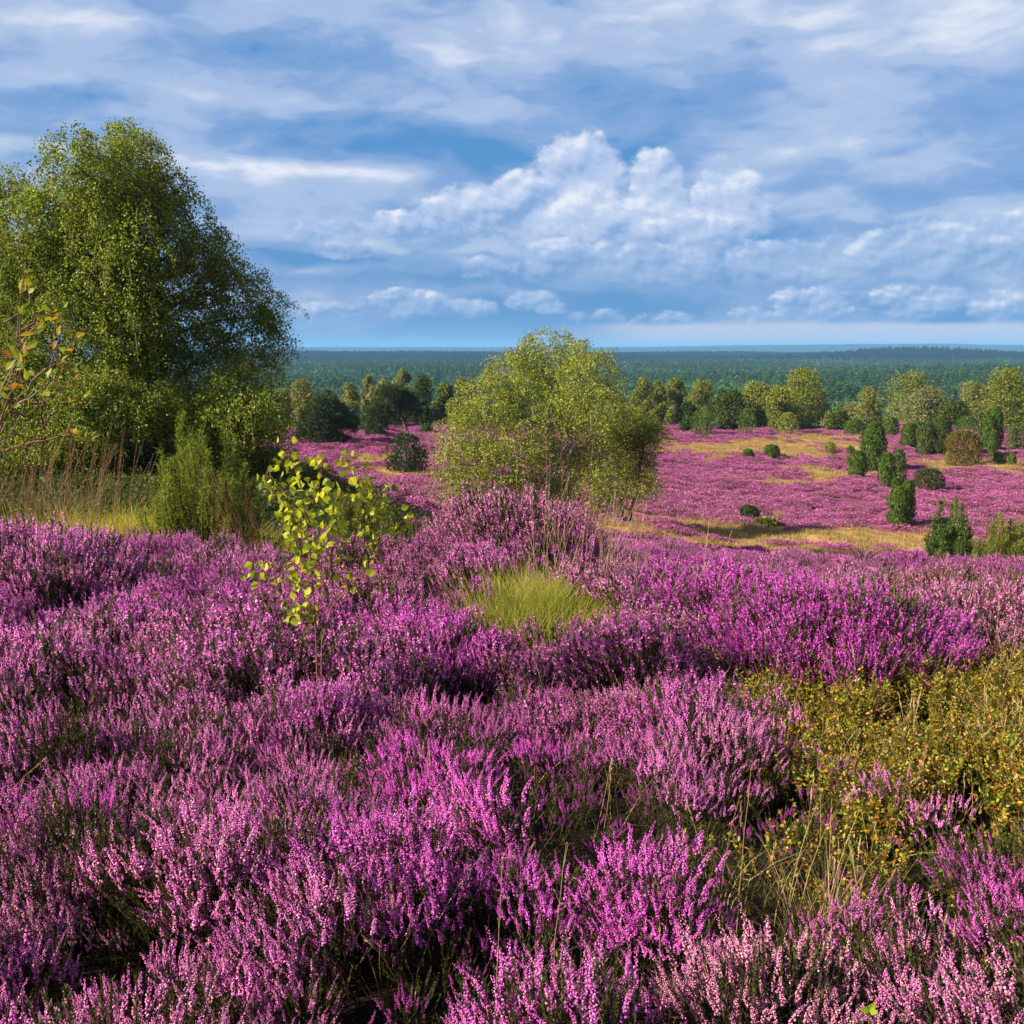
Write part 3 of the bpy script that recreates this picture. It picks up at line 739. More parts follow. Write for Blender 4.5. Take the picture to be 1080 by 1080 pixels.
# ------------------------------------------------------------------ junipers and shrubs
JC = [(.06, .11, .012), (.08, .14, .014), (.04, .075, .010), (.11, .17, .018)]
def juniper(u, vt, vb, w, label, cols=JC, Y=None, pts=((0, 1., 1.),), card=.10, n=None, name='juniper', cat='juniper', group='junipers on the heath', spread=.35, flat=.8):
    g = at(u, vb) if Y is None else ground(u, vb, Y); Y = g[1]; k = Y / F
    H = along(u, vt, Y)[2] - g[2]; W = w * k / 2
    root = empty(name, g, label, cat, group); cr = MB(); tk = MB()
    for ox, hs, ws in pts:
        h_, w_ = H * hs, W * ws
        m = int((n or 2600) * hs * ws / max(1, len(pts) * .6))
        z = rng.random(m) ** .85; prof = np.clip(1 - np.abs((z - .44) / .565) ** (2.2 + flat), 0, 1) ** .5
        a = rng.random(m) * 6.283; lump = 1 + .16 * np.sin(a * 3 + z * 7 + ox) + .10 * np.sin(a * 7 + z * 17)
        q = prof * w_ * lump * (.55 + .45 * rng.random(m) ** .4)
        p = np.stack([np.cos(a) * q + ox * W, np.sin(a) * q, z * h_], 1)
        d = np.stack([np.cos(a) * spread, np.sin(a) * spread, np.ones(m)], 1) + rvec(m) * .35
        L = card * (.7 + .9 * rng.random(m))
        leaves(cr, p - [0, 0, .02], d, np.stack([np.cos(a), np.sin(a), np.zeros(m)], 1) + rvec(m) * .6, L * 1.5, L * .55, np.clip(mixcol(cols, m, .2), .004, 1))
        tube(tk, [[ox * W * .5, 0, -.1], [ox * W * .8, 0, h_ * .4], [ox * W, 0, h_ * .85]], [.05, .04, .015], 5, (.08, .055, .04))
    tk.obj('trunk', M_BARK, root); cr.obj('foliage', M_NEED, root)
    return root
juniper(920, 447, 499, 25, 'tall egg shaped juniper, leftmost big column of the right hand group', n=6000, card=.12)
juniper(904, 477, 503, 19, 'short juniper leaning on the left foot of the tall egg shaped one')
juniper(941, 475, 515, 27, 'double stemmed juniper column below and right of the tall egg shaped one', pts=((-.55, .93, .55), (.4, 1., .6)), n=3400)
juniper(950, 508, 556, 27, 'dense upright juniper standing alone nearest the camera in the pink heath', pts=((-.2, .85, .85), (.4, 1., .6)), n=5200, card=.085)
juniper(979, 495, 518, 29, 'olive brown rounded shrub right of the double juniper', cols=[(.09, .10, .025), (.12, .11, .035), (.07, .085, .02)], name='shrub', cat='shrub', spread=.8, flat=.5)
juniper(945, 505, 518, 10, 'tiny juniper seedling at the foot of the double juniper column', n=500)
juniper(900, 443, 466, 20, 'dark rounded juniper at the treeline, left of the willow', Y=112)
juniper(939, 441, 468, 15, 'narrow dark juniper under the pale willow, left one', Y=110)
juniper(963, 446, 480, 25, 'wide dark juniper in front of the pale willow', Y=100, pts=((-.4, .95, .65), (.4, 1., .65)), n=5500, card=.13)
juniper(984, 440, 486, 34, 'largest brownish green juniper clump under the willow', Y=94, cols=JC[:3] + [(.12, .09, .03)], pts=((-.45, .8, .6), (.35, 1., .7)), n=8000, card=.13)
juniper(1015, 455, 493, 33, 'yellow orange leafy bush right of the brownish juniper clump', cols=[(.20, .17, .035), (.25, .18, .04), (.13, .13, .025)], Y=86, n=5000, card=.12, spread=1., flat=.45, name='shrub', cat='shrub')
juniper(1019, 440, 470, 26, 'round green juniper behind the yellow orange bush', Y=104)
juniper(1045, 430, 476, 26, 'tall pointed juniper in front of the big right hand birch', Y=98, pts=((-.3, .8, .7), (.2, 1., .6)), n=7000, card=.13)
juniper(1046, 455, 485, 10, 'slimmest candle shaped juniper before the big right hand birch', Y=92, n=1500)
juniper(1072, 448, 476, 22, 'green juniper pair at the right edge of the heath', Y=96, pts=((-.5, .9, .5), (.4, 1., .55)))
juniper(1054, 478, 489, 12, 'low pale green shrub below the candle shaped juniper', name='shrub', cat='shrub', n=700, flat=.5)
juniper(1067, 480, 492, 8, 'tiny upright juniper near the right edge below the pair', n=500)
juniper(814, 470, 484, 15, 'dark green dome bush in the middle of the straw grass', n=1500, flat=.5, name='shrub', cat='shrub')
juniper(789, 475, 484, 10, 'smaller dome bush left of the dark one in the straw grass', n=900, flat=.5, name='shrub', cat='shrub')
juniper(875, 467, 478, 12, 'loose pale green shrub left of the tall egg shaped juniper', n=700, flat=.5, name='shrub', cat='shrub', cols=FB)
juniper(897, 472, 480, 8, 'tiny green shrub touching the tall egg shaped juniper on its left', n=500, flat=.5, name='shrub', cat='shrub')
juniper(790, 535, 549, 19, 'small dark pine seedling low in the pink heath beneath the straw patch', n=900, flat=.5, cols=FD, name='shrub', cat='shrub')
juniper(808, 547, 557, 24, 'flat yellow green shrub right of the small dark seedling', n=800, flat=.4, cols=[(.13, .15, .02), (.18, .18, .03)], name='shrub', cat='shrub', spread=1.)
juniper(735, 434, 453, 13, 'low dark juniper at the treeline, left of two', Y=114, n=1200)
juniper(745, 430, 453, 15, 'taller dark juniper at the treeline, right of two', Y=113, n=1300)
juniper(787, 432, 457, 20, 'dark juniper under the light green leaning birch', Y=113, n=1300)
juniper(830, 436, 460, 22, 'yellowish green bush under the largest treeline birch', Y=112, n=1300, cols=FB, flat=.5)
juniper(387, 422, 452, 9, 'slim black green juniper between the two pines', Y=102, n=1200, cols=FD)
juniper(382, 438, 453, 8, 'short juniper left at the foot of the slim black green one', Y=98, n=700)
juniper(395, 436, 453, 8, 'short juniper right at the foot of the slim black green one', Y=97, n=700)
juniper(431, 458, 498, 40, 'blue green young pine bush on straw grass left of the central birch', cols=[(.05, .085, .03), (.07, .10, .04), (.035, .06, .025)], spread=.9, flat=.5, n=3800, pts=((-.15, 1., .8), (.5, .6, .5), (-.7, .4, .45)), name='shrub', cat='shrub')

def spiky_bush(u, vt, vb, w, Y, label, cols, nbr, name, cat, card, group, up=.9, per=46, glow=M_NEED, sh=1.):
    g = ground(u, vb, Y); k = Y / F; H = along(u, vt, Y)[2] - g[2]; W = w * k / 2
    root = empty(name, g, label, cat, group); cr = MB(); tk = MB()
    for q in range(nbr):
        shl = sh
        a = rng.random() * 6.283; ro = math.sqrt(rng.random()); hz = H * (1 - .62 * ro ** 1.6) * (.72 + .32 * rng.random())
        tip = np.array([math.cos(a) * W * ro, math.sin(a) * W * ro, hz]); b = np.array([math.cos(a) * W * ro * .2, math.sin(a) * W * ro * .2, 0])
        P = curve(b, tip, 7, .1); P[:, :2] += (tip - b)[:2] * (np.sin(np.linspace(0, 1, 7) * np.pi) * .25)[:, None]
        tube(tk, P, np.linspace(.012, .003, 7) * H, 4, (.10, .07, .045))
        m = int(per * (.6 + hz / H)); t = .12 + .88 * rng.random(m) ** .75
        i = np.minimum((t * 6).astype(int), 5); f = (t * 6 - i)[:, None]; p = P[i] * (1 - f) + P[i + 1] * f; ax = unit(P[i + 1] - P[i])
        side = unit(rvec(m) + [0, 0, .2]); ln = card * (2.2 - 1.4 * t) * (.6 + .6 * rng.random(m)) * 2 * sh
        # short side shoots carrying needles
        s = 9
        tt = rng.random((m, s)); pp = p[:, None] + (side * .8 + ax * up)[:, None] * (ln[:, None] * tt)[..., None]
        dd = (side * .5 + ax * up * .9)[:, None] + rvec(m * s).reshape(m, s, 3) * .75
        tone = (1 + rng.normal(0, .14)) 
        leaves(cr, pp.reshape(-1, 3), dd.reshape(-1, 3), rvec(m * s), card * (.7 + .6 * rng.random(m * s)), card * .26, np.clip(mixcol(cols, m * s, .2) * tone, .004, 1))
    tk.obj('stems', M_BARK, root); cr.obj('foliage', glow, root)
    return root
spiky_bush(1000, 521, 578, 62, 41, 'dark green spreading juniper with upright spiky tips at lower right of the valley', JC, 46, 'juniper', 'juniper', .10, 'junipers on the heath', per=75)
spiky_bush(1060, 534, 588, 78, 37, 'yellow green leafy shrub cut by the right edge below the spiky juniper', [(.16, .18, .02), (.22, .22, .03), (.12, .15, .02)], 60, 'shrub', 'shrub', .10, None, per=55, glow=M_LEAF, sh=1.2)
spiky_bush(930, 560, 590, 60, 34, 'thin yellowish low shrub in the straw grass left of the spiky juniper', [(.25, .23, .05), (.30, .24, .08)], 14, 'shrub', 'shrub', .07, None, per=12, glow=M_LEAF)
spiky_bush(216, 428, 572, 132, 11., 'bright green feathery juniper shrub in front of the big left birch', [(.22, .29, .022), (.17, .23, .02), (.28, .33, .03), (.12, .17, .016)], 70, 'juniper', 'juniper', .022, None, per=130, up=.35, glow=M_LEAF, sh=2.1)
spiky_bush(385, 498, 552, 82, 12.5, 'low yellow green shrub behind the birch sapling', [(.18, .20, .025), (.13, .16, .02), (.24, .25, .03)], 30, 'shrub', 'shrub', .035, None, per=40, glow=M_LEAF)

# pines: flat tufted layers
def pine(u, vt, vb, w, label, lobes, lean=0.):
    g = at(u, vb); Y = g[1]; k = Y / F; H = along(u, vt, Y)[2] - g[2]; W = w * k / 2
    root = empty('pine_tree', g, label, 'pine', 'pines on the heath left of the central birch'); cr = MB(); tk = MB()
    T = curve([lean * W, 0, -.2], [0, 0, H * .8], 7, .08); tube(tk, T, np.linspace(.17, .05, 7), 6, (.11, .07, .05))
    for x, z, rx, rz in lobes:
        c = np.array([x * W, rng.normal(0, .25) * W, z * H]); R3 = np.array([rx * W, rx * W * .9, rz * H]) * 1.22
        tube(tk, curve(T[int(min(5, z * 5))], c, 5, .1), np.linspace(.07, .02, 5), 4, (.09, .06, .045))
        m = int(950 * (rx + rz)); d = rvec(m); d[:, 2] = np.abs(d[:, 2]) * np.where(rng.random(m) < .75, 1, -.5)
        p = c + unit(d) * R3 * (.6 + .4 * rng.random((m, 1)))
        for q in range(5):
            leaves(cr, p + rng.normal(0, .05, p.shape), d + rvec(m) * .7 + [0, 0, .4], rvec(m), .17 * (.7 + .6 * rng.random(m)), .045, mixcol([(.028, .05, .014), (.04, .07, .016), (.06, .095, .02)], m, .2))
    tk.obj('trunk', M_BARK, root); cr.obj('crown', M_NEED, root)
pine(345, 420, 470, 62, 'low spreading dark pine nearest the big left birch', [(-.6, .35, .4, .2), (-.1, .3, .5, .25), (.5, .35, .45, .2), (-.3, .6, .45, .25), (.25, .62, .45, .25), (0, .85, .4, .18), (.75, .5, .28, .12), (-.8, .15, .3, .15), (.2, .12, .5, .12)])
pine(416, 408, 462, 58, 'taller dark pine with leaning bare trunk and bright lower left boughs', [(-.65, .25, .35, .2), (-.55, .45, .35, .18), (-.1, .4, .4, .22), (.4, .48, .4, .2), (-.25, .7, .45, .22), (.2, .75, .45, .22), (-.05, .88, .35, .15), (.7, .5, .3, .12), (-.75, .08, .28, .12), (.45, .68, .35, .2)], lean=.55)
def pine_b():
    g = at(448, 458)
    far_tree(448, 428, 458, 18, g[1] + 2, 'dark small tree under the right side of the taller pine', FD, None, n=1500, card=.14)
pine_b()

# ------------------------------------------------------------------ far forest
def forest():
    protos = []
    def spruce(seedcol, n=330, H=15., W=2.6, fat=1.):
        mb = MB(); z = rng.random(n) ** .9; a = rng.random(n) * 6.283; q = (1 - z) ** (.85 / fat) * W * (.55 + .45 * rng.random(n) ** .5) * (1 + .15 * np.sin(z * 40))
        p = np.stack([np.cos(a) * q, np.sin(a) * q, H * (.12 + .88 * z)], 1)
        d = np.stack([np.cos(a), np.sin(a), np.full(n, -.15)], 1) + rvec(n) * .4
        leaves(mb, p, d, np.array([0, 0, 1.]) + rvec(n) * .5, .9 + .5 * rng.random(n), .8, np.hstack([mixcol(seedcol, n, .15), np.ones((n, 1))]))
        tube(mb, [[0, 0, 0], [0, 0, H]], [.16, .03], 4, (.06, .05, .04)); return mb
    def dome(seedcol, n=420, H=13., W=3.4):
        mb = MB()
        for l in range(6):
            c = np.array([rng.normal(0, W * .33), rng.normal(0, W * .33), H * (.45 + .42 * rng.random())]); m = n // 6; d = rvec(m)
            p = c + d * W * .52 * (.7 + .3 * rng.random((m, 1)))
            leaves(mb, p, rvec(m), d + rvec(m) * .5, .8 + .5 * rng.random(m), .8, np.hstack([mixcol(seedcol, m, .15), np.ones((m, 1))]))
        tube(mb, [[0, 0, 0], [0, 0, H * .7]], [.2, .05], 4, (.08, .06, .05)); return mb
    for i, m in enumerate([spruce(FD), spruce(FD, W=2.2, H=16), dome(FD + [(.08, .11, .02)]), dome(FD + [(.045, .07, .03)], H=14), dome([(.08, .11, .03), (.11, .14, .04)], W=3.), spruce(FD, W=3.2, fat=1.8)]):
        protos.append(proto(m, 'k%02d_forest_tree' % i, M_FAR))
    r = np.random.default_rng(3); Q = []
    for y0, y1, sp_ in [(185, 420, 4.6), (420, 900, 6.0), (900, 1700, 8.), (1700, 3300, 9.5), (3300, 4300, 17.)]:
        n = int((y1 ** 2 - y0 ** 2) * .53 / sp_ ** 2)
        if y0 == 1700: n = int(n * .75)
        y = np.sqrt(r.random(n) * (y1 ** 2 - y0 ** 2) + y0 ** 2); x = (r.random(n) * 2 - 1) * (.53 * y + 15); Q.append(np.stack([x, y], 1))
    Q = np.concatenate(Q); x, y = Q.T; n = len(x)
    g = fbm(x * .01, y * .006, 61.)
    kk = np.where(g + r.normal(0, .08, n) > .52, r.choice([2, 3, 4, 5], n, p=[.4, .3, .14, .16]), r.choice([0, 1, 2, 3, 5], n, p=[.3, .25, .15, .15, .15]))
    kk = np.where((y > 1850), r.integers(0, 2, n), kk)
    s = .72 + .35 * r.random(n) + .1 * (fbm(x * .02, y * .02, 3.) - .5)
    s = np.where(y < 260, s * .62, np.where(y < 340, s * .8, s)); kk = np.where((y < 330) & (kk < 2), 2 + kk, kk)
    tint = np.where((y > 1850)[:, None], .28, 1.) * np.array([1.0, 1.3, .95]) * (.8 + .5 * r.random((n, 3)) * [1, 1, 1]) * (.85 + .4 * fbm(x * .015, y * .01, 8.))[:, None]  # far ridge darkened: dark spruce, with cloud shade put into the tint
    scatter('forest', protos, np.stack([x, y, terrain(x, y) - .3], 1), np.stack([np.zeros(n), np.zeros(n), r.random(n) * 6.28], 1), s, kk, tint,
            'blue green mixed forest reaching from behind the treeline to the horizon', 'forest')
    print('forest', n)
forest()

# ------------------------------------------------------------------ close plants
def polyline(uv, Y, jit=.03):
    P = np.array([along(u, v, Y) for u, v in uv]); P[:, 1] += np.cumsum(rng.normal(0, jit, len(P))) ; P[0, 1] = Y
    n = 4; out = []
    for a, b in zip(P[:-1], P[1:]):
        for t in np.arange(n) / n: out.append(a + (b - a) * t)
    out.append(P[-1]); return np.array(out)
def big_leaf(mb, p, d, nrm, L, W, col, fold=.18, curl=.15):
    d = unit(d); s = unit(np.cross(d, nrm)); n = np.cross(s, d)
    prof = [(0, 0), (.18, .62), (.42, 1.), (.7, .62), (1., 0)]
    V = []; 
    for t, w in prof:
        c = p + d * L * t - n * curl * L * t * t
        V += [c - s * W * .5 * w + n * fold * W * w * .5, c, c + s * W * .5 * w + n * fold * W * w * .5]
    q = []
    for k in range(4):
        b = k * 3; q += [(b, b + 1, b + 4, b + 3), (b + 1, b + 2, b + 5, b + 4)]
    mb.add(V, quads=q, col=np.asarray(col))
SAPL = [(.48, .52, .02), (.36, .43, .02), (.22, .29, .02), (.58, .56, .04), (.14, .20, .025)]
def birch_sapling():
    Y = 5.3; g = ground(334, 650, Y)
    root = empty('birch_sapling', g, 'young birch sapling with large glowing yellow green leaves left of centre', 'sapling')
    st = MB(); lf = MB()
    main = along(334, 650, Y)
    stems = [[(334, 690), (332, 640), (329, 590), (325, 540), (320, 505), (305, 468)], [(333, 655), (322, 620), (300, 600), (270, 592)], [(336, 690), (350, 640), (384, 600), (385, 540), (378, 505), (366, 478)],
             [(329, 590), (345, 560), (360, 530), (352, 500)], [(327, 560), (305, 545), (292, 520), (278, 498)], [(385, 570), (400, 545), (405, 520)], [(334, 650), (318, 640), (300, 636)], [(334, 640), (355, 600), (362, 575)],
             [(384, 600), (405, 560), (430, 545)], [(334, 660), (300, 640), (262, 606)], [(329, 600), (312, 580), (302, 560)], [(325, 530), (335, 505), (333, 485)]]
    for i, s in enumerate(stems):
        P = polyline(s, Y, .035)
        if i in (0, 2): P[0, 2] = g[2] - .02
        r0 = .0045 if i in (0, 2) else .0025
        tube(st, P - g, np.linspace(r0, .0012, len(P)), 5, (.16, .08, .055))
        n = len(P); a = 1 if i not in (0, 2) else 7
        for k in range(a, n):
            for m in range(rng.integers(2, 5) + (2 if i in (0, 2, 3, 4, 5) else 0)):
                p = P[k] - g + rng.normal(0, .028, 3); d = unit(rng.normal(size=3) * .8 + [0, 0, -.6]); 
                tube(st, [P[k] - g, (P[k] - g + p) / 2 + [0, 0, .004], p], .0007, 3, (.2, .17, .05))
                sz = .027 + .017 * rng.random(); c = np.array(SAPL[rng.choice(5, p=[.3, .25, .15, .18, .12])]) * (.85 + .3 * rng.random())
                big_leaf(lf, p, d, rng.normal(size=3) + [.3, -.5, .5], sz * 1.15, sz, c)
    st.obj('stems', M_BARK, root, smooth=True); lf.obj('leaves', M_THIN, root)
birch_sapling()
def undergrowth():
    protos = []
    for k in range(3):
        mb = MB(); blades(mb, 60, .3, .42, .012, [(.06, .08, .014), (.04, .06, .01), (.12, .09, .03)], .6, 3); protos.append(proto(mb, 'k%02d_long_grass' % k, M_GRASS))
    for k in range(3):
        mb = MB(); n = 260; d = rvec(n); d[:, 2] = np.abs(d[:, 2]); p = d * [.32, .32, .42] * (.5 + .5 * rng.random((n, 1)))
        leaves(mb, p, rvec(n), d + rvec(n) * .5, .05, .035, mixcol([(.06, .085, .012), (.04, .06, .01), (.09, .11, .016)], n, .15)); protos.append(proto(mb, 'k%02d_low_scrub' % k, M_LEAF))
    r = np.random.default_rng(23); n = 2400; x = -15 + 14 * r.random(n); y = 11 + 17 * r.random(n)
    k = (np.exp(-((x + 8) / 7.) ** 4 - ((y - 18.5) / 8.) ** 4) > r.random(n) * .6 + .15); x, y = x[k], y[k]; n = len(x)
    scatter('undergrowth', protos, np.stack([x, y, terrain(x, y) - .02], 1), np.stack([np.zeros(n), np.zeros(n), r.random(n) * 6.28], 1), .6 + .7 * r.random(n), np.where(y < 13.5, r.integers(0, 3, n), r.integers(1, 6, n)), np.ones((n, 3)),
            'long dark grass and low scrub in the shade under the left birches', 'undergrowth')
undergrowth()
def twig_shrub():
    Y = 4.6; g = ground(-70, 640, Y)
    root = empty('twiggy_shrub', g, 'almost bare grey twiggy shrub with few yellow leaves at the left edge', 'shrub')
    st = MB(); lf = MB()
    S = [[(-70, 640), (-66, 560), (-50, 490), (0, 479), (28, 468), (45, 452)], [(-66, 560), (-30, 460), (0, 432), (25, 412), (30, 385), (42, 355)], [(-30, 460), (0, 450), (20, 425), (45, 395), (70, 378), (88, 352)],
         [(45, 452), (52, 430), (62, 420), (80, 408), (88, 398)], [(45, 452), (60, 428), (78, 424), (90, 420)], [(28, 468), (60, 462), (82, 460), (104, 466)], [(-66, 560), (-50, 420), (-20, 380), (5, 340), (4, 300), (8, 280)],
         [(-20, 380), (0, 375), (20, 350), (40, 335), (62, 325)], [(0, 432), (22, 440), (38, 420), (60, 385)], [(5, 340), (22, 322), (28, 290)], [(-50, 490), (-10, 400), (12, 385), (28, 345), (40, 330)], [(-10, 430), (8, 420), (15, 380), (20, 360)],
         [(20, 425), (42, 425), (58, 408), (78, 392)], [(-66, 560), (-40, 500), (0, 466), (12, 440), (16, 410)]] + [[(-66, 560), (-40 + 6 * q, 500 - 4 * q), (-5 + 5 * q, 470 - 14 * q), (10 + 7 * (q % 4), 440 - 22 * q), (25 + 11 * (q % 5), 425 - 26 * q)] for q in range(7)]
    for i, s in enumerate(S):
        P = polyline(s, Y, .04); P[1:] += rng.normal(0, .004, P[1:].shape)
        if i == 0: P[0] = g
        n = len(P); tube(st, P - g, np.linspace(.0075 if i < 2 else .0042, .0016, n), 5, np.array([(.26, .21, .18), (.24, .12, .09), (.20, .09, .07)][rng.integers(3)]) * (.7 + .4 * rng.random()))
        for k in range(n // 2, n):
            if rng.random() < .3:
                e = P[k] + rng.normal(0, .03, 3) + [.01, 0, .03]; tube(st, [P[k] - g, e - g], [.0014, .0008], 3, (.16, .10, .08))
            if rng.random() < (.55 if k > n * .7 else .2) and P[k][2] > 1.0:
                for m in range(rng.integers(1, 4)):
                    c = np.array([(.30, .32, .02), (.20, .26, .02), (.42, .30, .02), (.40, .18, .03)][rng.choice(4, p=[.4, .3, .2, .1])])
                    sz = .026 + .016 * rng.random(); big_leaf(lf, P[k] - g + rng.normal(0, .01, 3), rng.normal(size=3) + [.2, 0, .7], rng.normal(size=3) + [0, -.6, .3], sz * 1.4, sz * .8, c)
    st.obj('stems', M_BARK, root, smooth=True); lf.obj('leaves', M_LEAF, root)
twig_shrub()

def tussock(u, v, Y, rad, h, nb, label, cols, ncul=30, culh=.8, culcols=None, w=.004, wind=(-.03, 0), lean=.45, crad=None, group=None, culrad=.0013):
    g = ground(u, v, Y); root = empty('grass_tussock', g, label, 'grass tussock', group)
    mb = MB(); blades(mb, nb, rad, h, w, cols, lean, 4, wind, g); mb.obj('blades', M_GRASS, root)
    if ncul:
        mb = MB(); culms(mb, ncul, crad or rad, culh, culcols or STRAW, .3, wind, culrad, base=g); mb.obj('flower_stalks', M_GRASS, root)
GG = [(.27, .37, .014), (.36, .42, .018), (.17, .25, .012), (.42, .43, .03), (.46, .36, .12), (.40, .28, .12)]
GY = [(.44, .46, .02), (.34, .40, .02), (.52, .46, .04), (.44, .32, .05)]
e = GRS[0]; print('grass', e)
def tussock_at(x, y, rad, h, nb, label, cols, ncul, culh, culcols, w): tussock(540 + x / y * F * .985, 600, y, rad, h, nb, label, cols, ncul, culh, culcols, w)
tussock_at(e[0], e[1] - .05, e[2] * 1.05, .50, 6500, 'lush green grass tussock sunk in the heather at the centre', GG, 26, .55, STRAW, .0045)
tussock(612, 600, 7.3, .35, .30, 1500, 'pale seeding grass stalks fanning up right of the green tussock', GG + STRAW, 46, 1.05, [(.42, .26, .16), (.40, .28, .14)], .004, (.02, 0))
tussock(640, 600, 8.4, .5, .25, 500, 'thin reddish bent grass stalks in front of the slender birch', STRAW, 44, 1.15, [(.36, .22, .13), (.30, .2, .12)], .004, (0, 0))
tussock(152, 560, 11.1, 1.5, .46, 15000, 'bright yellow green grass patch under the left birch', GY, 30, .8, [(.30, .16, .07)], .007)
tussock(262, 575, 10.7, .26, .5, 900, 'dark rushy moor grass clump leaning before the feathery juniper', [(.06, .10, .015), (.10, .13, .02), (.22, .12, .04)], 70, 1.15, [(.28, .13, .05), (.22, .10, .045), (.34, .2, .08)], .006, (-.28, 0), .3, culrad=.0026)
tussock(45, 560, 10.2, .9, .5, 1400, 'brown moor grass stalks at the left edge below the twiggy shrub', [(.20, .17, .05), (.26, .14, .06)], 150, 1.45, [(.30, .15, .08), (.34, .2, .1)], .005, (.12, 0), culrad=.002)
tussock(868, 860, 3.05, .16, .42, 190, 'dry straw grass tuft arching over the dark hollow at lower right', STRAW + [(.2, .24, .04)], 9, .5, STRAW, .0035, (.06, 0), .85)
tussock(730, 560, 7.2, .5, .2, 200, 'few long straw stalks slanting over the crest right of the slender birch', STRAW, 16, .85, STRAW, .003, (.25, 0))

def stalk(u0, v0, u1, v1, Y, label, z0=None):
    a = ground(u0, v0, Y); b = along(u1, v1, Y); root = empty('dry_stalk', a, label, 'grass stalk')
    mb = MB(); P = curve([0, 0, 0], b - a, 9, .05); c = (.42, .28, .13); tube(mb, P, np.linspace(.0016, .0008, 9), 4, c)
    for k in range(5):
        q = P[8 - k // 2]; e_ = q + rng.normal(0, .018, 3) + [0, 0, .022]; tube(mb, [q, e_], [.0007, .0004], 3, c)
        tri_leaves(mb, np.repeat([e_], 6, 0), rvec(6) * .5 + [0, 0, .6], .008, .003, mixcol([c], 6, .1))
    hd = mb.obj('stem', M_GRASS, root)
stalk(516, 1000, 530, 905, 2.35, 'single dry forked stalk standing in the heather at bottom centre')
stalk(590, 985, 594, 915, 2.3, 'thin dry stalk rising right of the forked one at bottom centre')
stalk(775, 900, 792, 812, 2.9, 'straight dry stalk in front of the dark hollow, lower right')
def sprout():
    Y = 1.95; g = ground(917, 1066, Y); p = along(917, 1066, Y); root = empty('seedling', g, 'tiny bright green two-leaved seedling at the bottom right edge', 'seedling')
    mb = MB(); tube(mb, [[0, 0, 0], (p - g) * .6 + [.004, 0, 0], p - g], .0012, 4, (.2, .22, .04)); mb.obj('stem', M_GRASS, root)
    lf = MB()
    for d in ([.5, 0, .8], [-.7, -.1, .2], [.3, -.5, .2]): big_leaf(lf, p - g, np.array(d), np.array([0, -1., .6]), .020, .014, (.26, .34, .02))
    lf.obj('leaves', M_LEAF, root)
sprout()

# ------------------------------------------------------------------ haze
def haze():
    mb = MB(); x0, x1, y0, y1, z0, z1 = -9000, 9000, -300, 9500, -60, 40
    V = [(x, y, z) for z in (z0, z1) for y in (y0, y1) for x in (x0, x1)]
    return mb, V
HAZE = True
if HAZE:
    mb = MB(); X0, X1, Y0, Y1 = -11600, 11600, -11600, 11700
    zz = terrain(*np.meshgrid(np.linspace(-11000, 11000, 200), np.linspace(-11000, 11000, 200)))
    Z0, Z1 = float(zz.min()) - 6, float(max(zz.max(), 12)) + 18
    V = [(X0, Y0, Z0), (X1, Y0, Z0), (X1, Y1, Z0), (X0, Y1, Z0), (X0, Y0, Z1), (X1, Y0, Z1), (X1, Y1, Z1), (X0, Y1, Z1)]
    mb.add(V, quads=[(0, 3, 2, 1), (4, 5, 6, 7), (0, 1, 5, 4), (1, 2, 6, 5), (2, 3, 7, 6), (3, 0, 4, 7)])
    m, nt = new_mat('haze_air'); out = nt.nodes.new('ShaderNodeOutputMaterial'); pv = nt.nodes.new('ShaderNodeVolumePrincipled')
    pv.inputs['Color'].default_value = (.24, .56, 1, 1); pv.inputs['Density'].default_value = .00015; pv.inputs['Anisotropy'].default_value = 0.
    nt.links.new(pv.outputs[0], out.inputs['Volume'])
    o = mb.obj('haze', m); tag(o, 'thin blue haze over the distant forest', 'haze', kind='stuff')

# ------------------------------------------------------------------ light
SUN_AZ = R(-110); SUN_EL = R(30)      # azimuth from the view direction, left is negative
sd = bpy.data.lights.new('sun', 'SUN'); sd.energy = 5; sd.angle = R(.5); sd.color = (1, .88, .70)
so = bpy.data.objects.new('sun', sd); COL.objects.link(so)
from mathutils import Vector
tosun = Vector((math.sin(SUN_AZ) * math.cos(SUN_EL), math.cos(SUN_AZ) * math.cos(SUN_EL), math.sin(SUN_EL)))
so.rotation_euler = tosun.to_track_quat('Z', 'Y').to_euler()

# ------------------------------------------------------------------ sky with clouds
W = bpy.data.worlds.new('World'); SC.world = W; W.use_nodes = True
NT = W.node_tree; NT.nodes.clear()
class E:
    def __init__(s, o): s.o = o
    def _b(s, op, b, rev=False):
        n = NT.nodes.new('ShaderNodeMath'); n.operation = op; a, c = (b, s) if rev else (s, b)
        for i, q in enumerate((a, c)):
            if isinstance(q, E): NT.links.new(q.o, n.inputs[i])
            else: n.inputs[i].default_value = float(q)
        return E(n.outputs[0])
    def __add__(s, b): return s._b('ADD', b)
    __radd__ = __add__
    def __mul__(s, b): return s._b('MULTIPLY', b)
    __rmul__ = __mul__
    def __sub__(s, b): return s._b('SUBTRACT', b)
    def __rsub__(s, b): return s._b('SUBTRACT', b, True)
    def __truediv__(s, b): return s._b('DIVIDE', b)
    def mx(s, b): return s._b('MAXIMUM', b)
    def mn(s, b): return s._b('MINIMUM', b)
    def f(s, op):
        n = NT.nodes.new('ShaderNodeMath'); n.operation = op; NT.links.new(s.o, n.inputs[0]); return E(n.outputs[0])
def sstep(a, b, x):
    n = NT.nodes.new('ShaderNodeMapRange'); n.interpolation_type = 'SMOOTHSTEP'; n.inputs[1].default_value = a; n.inputs[2].default_value = b
    NT.links.new(x.o, n.inputs[0]); return E(n.outputs[0])
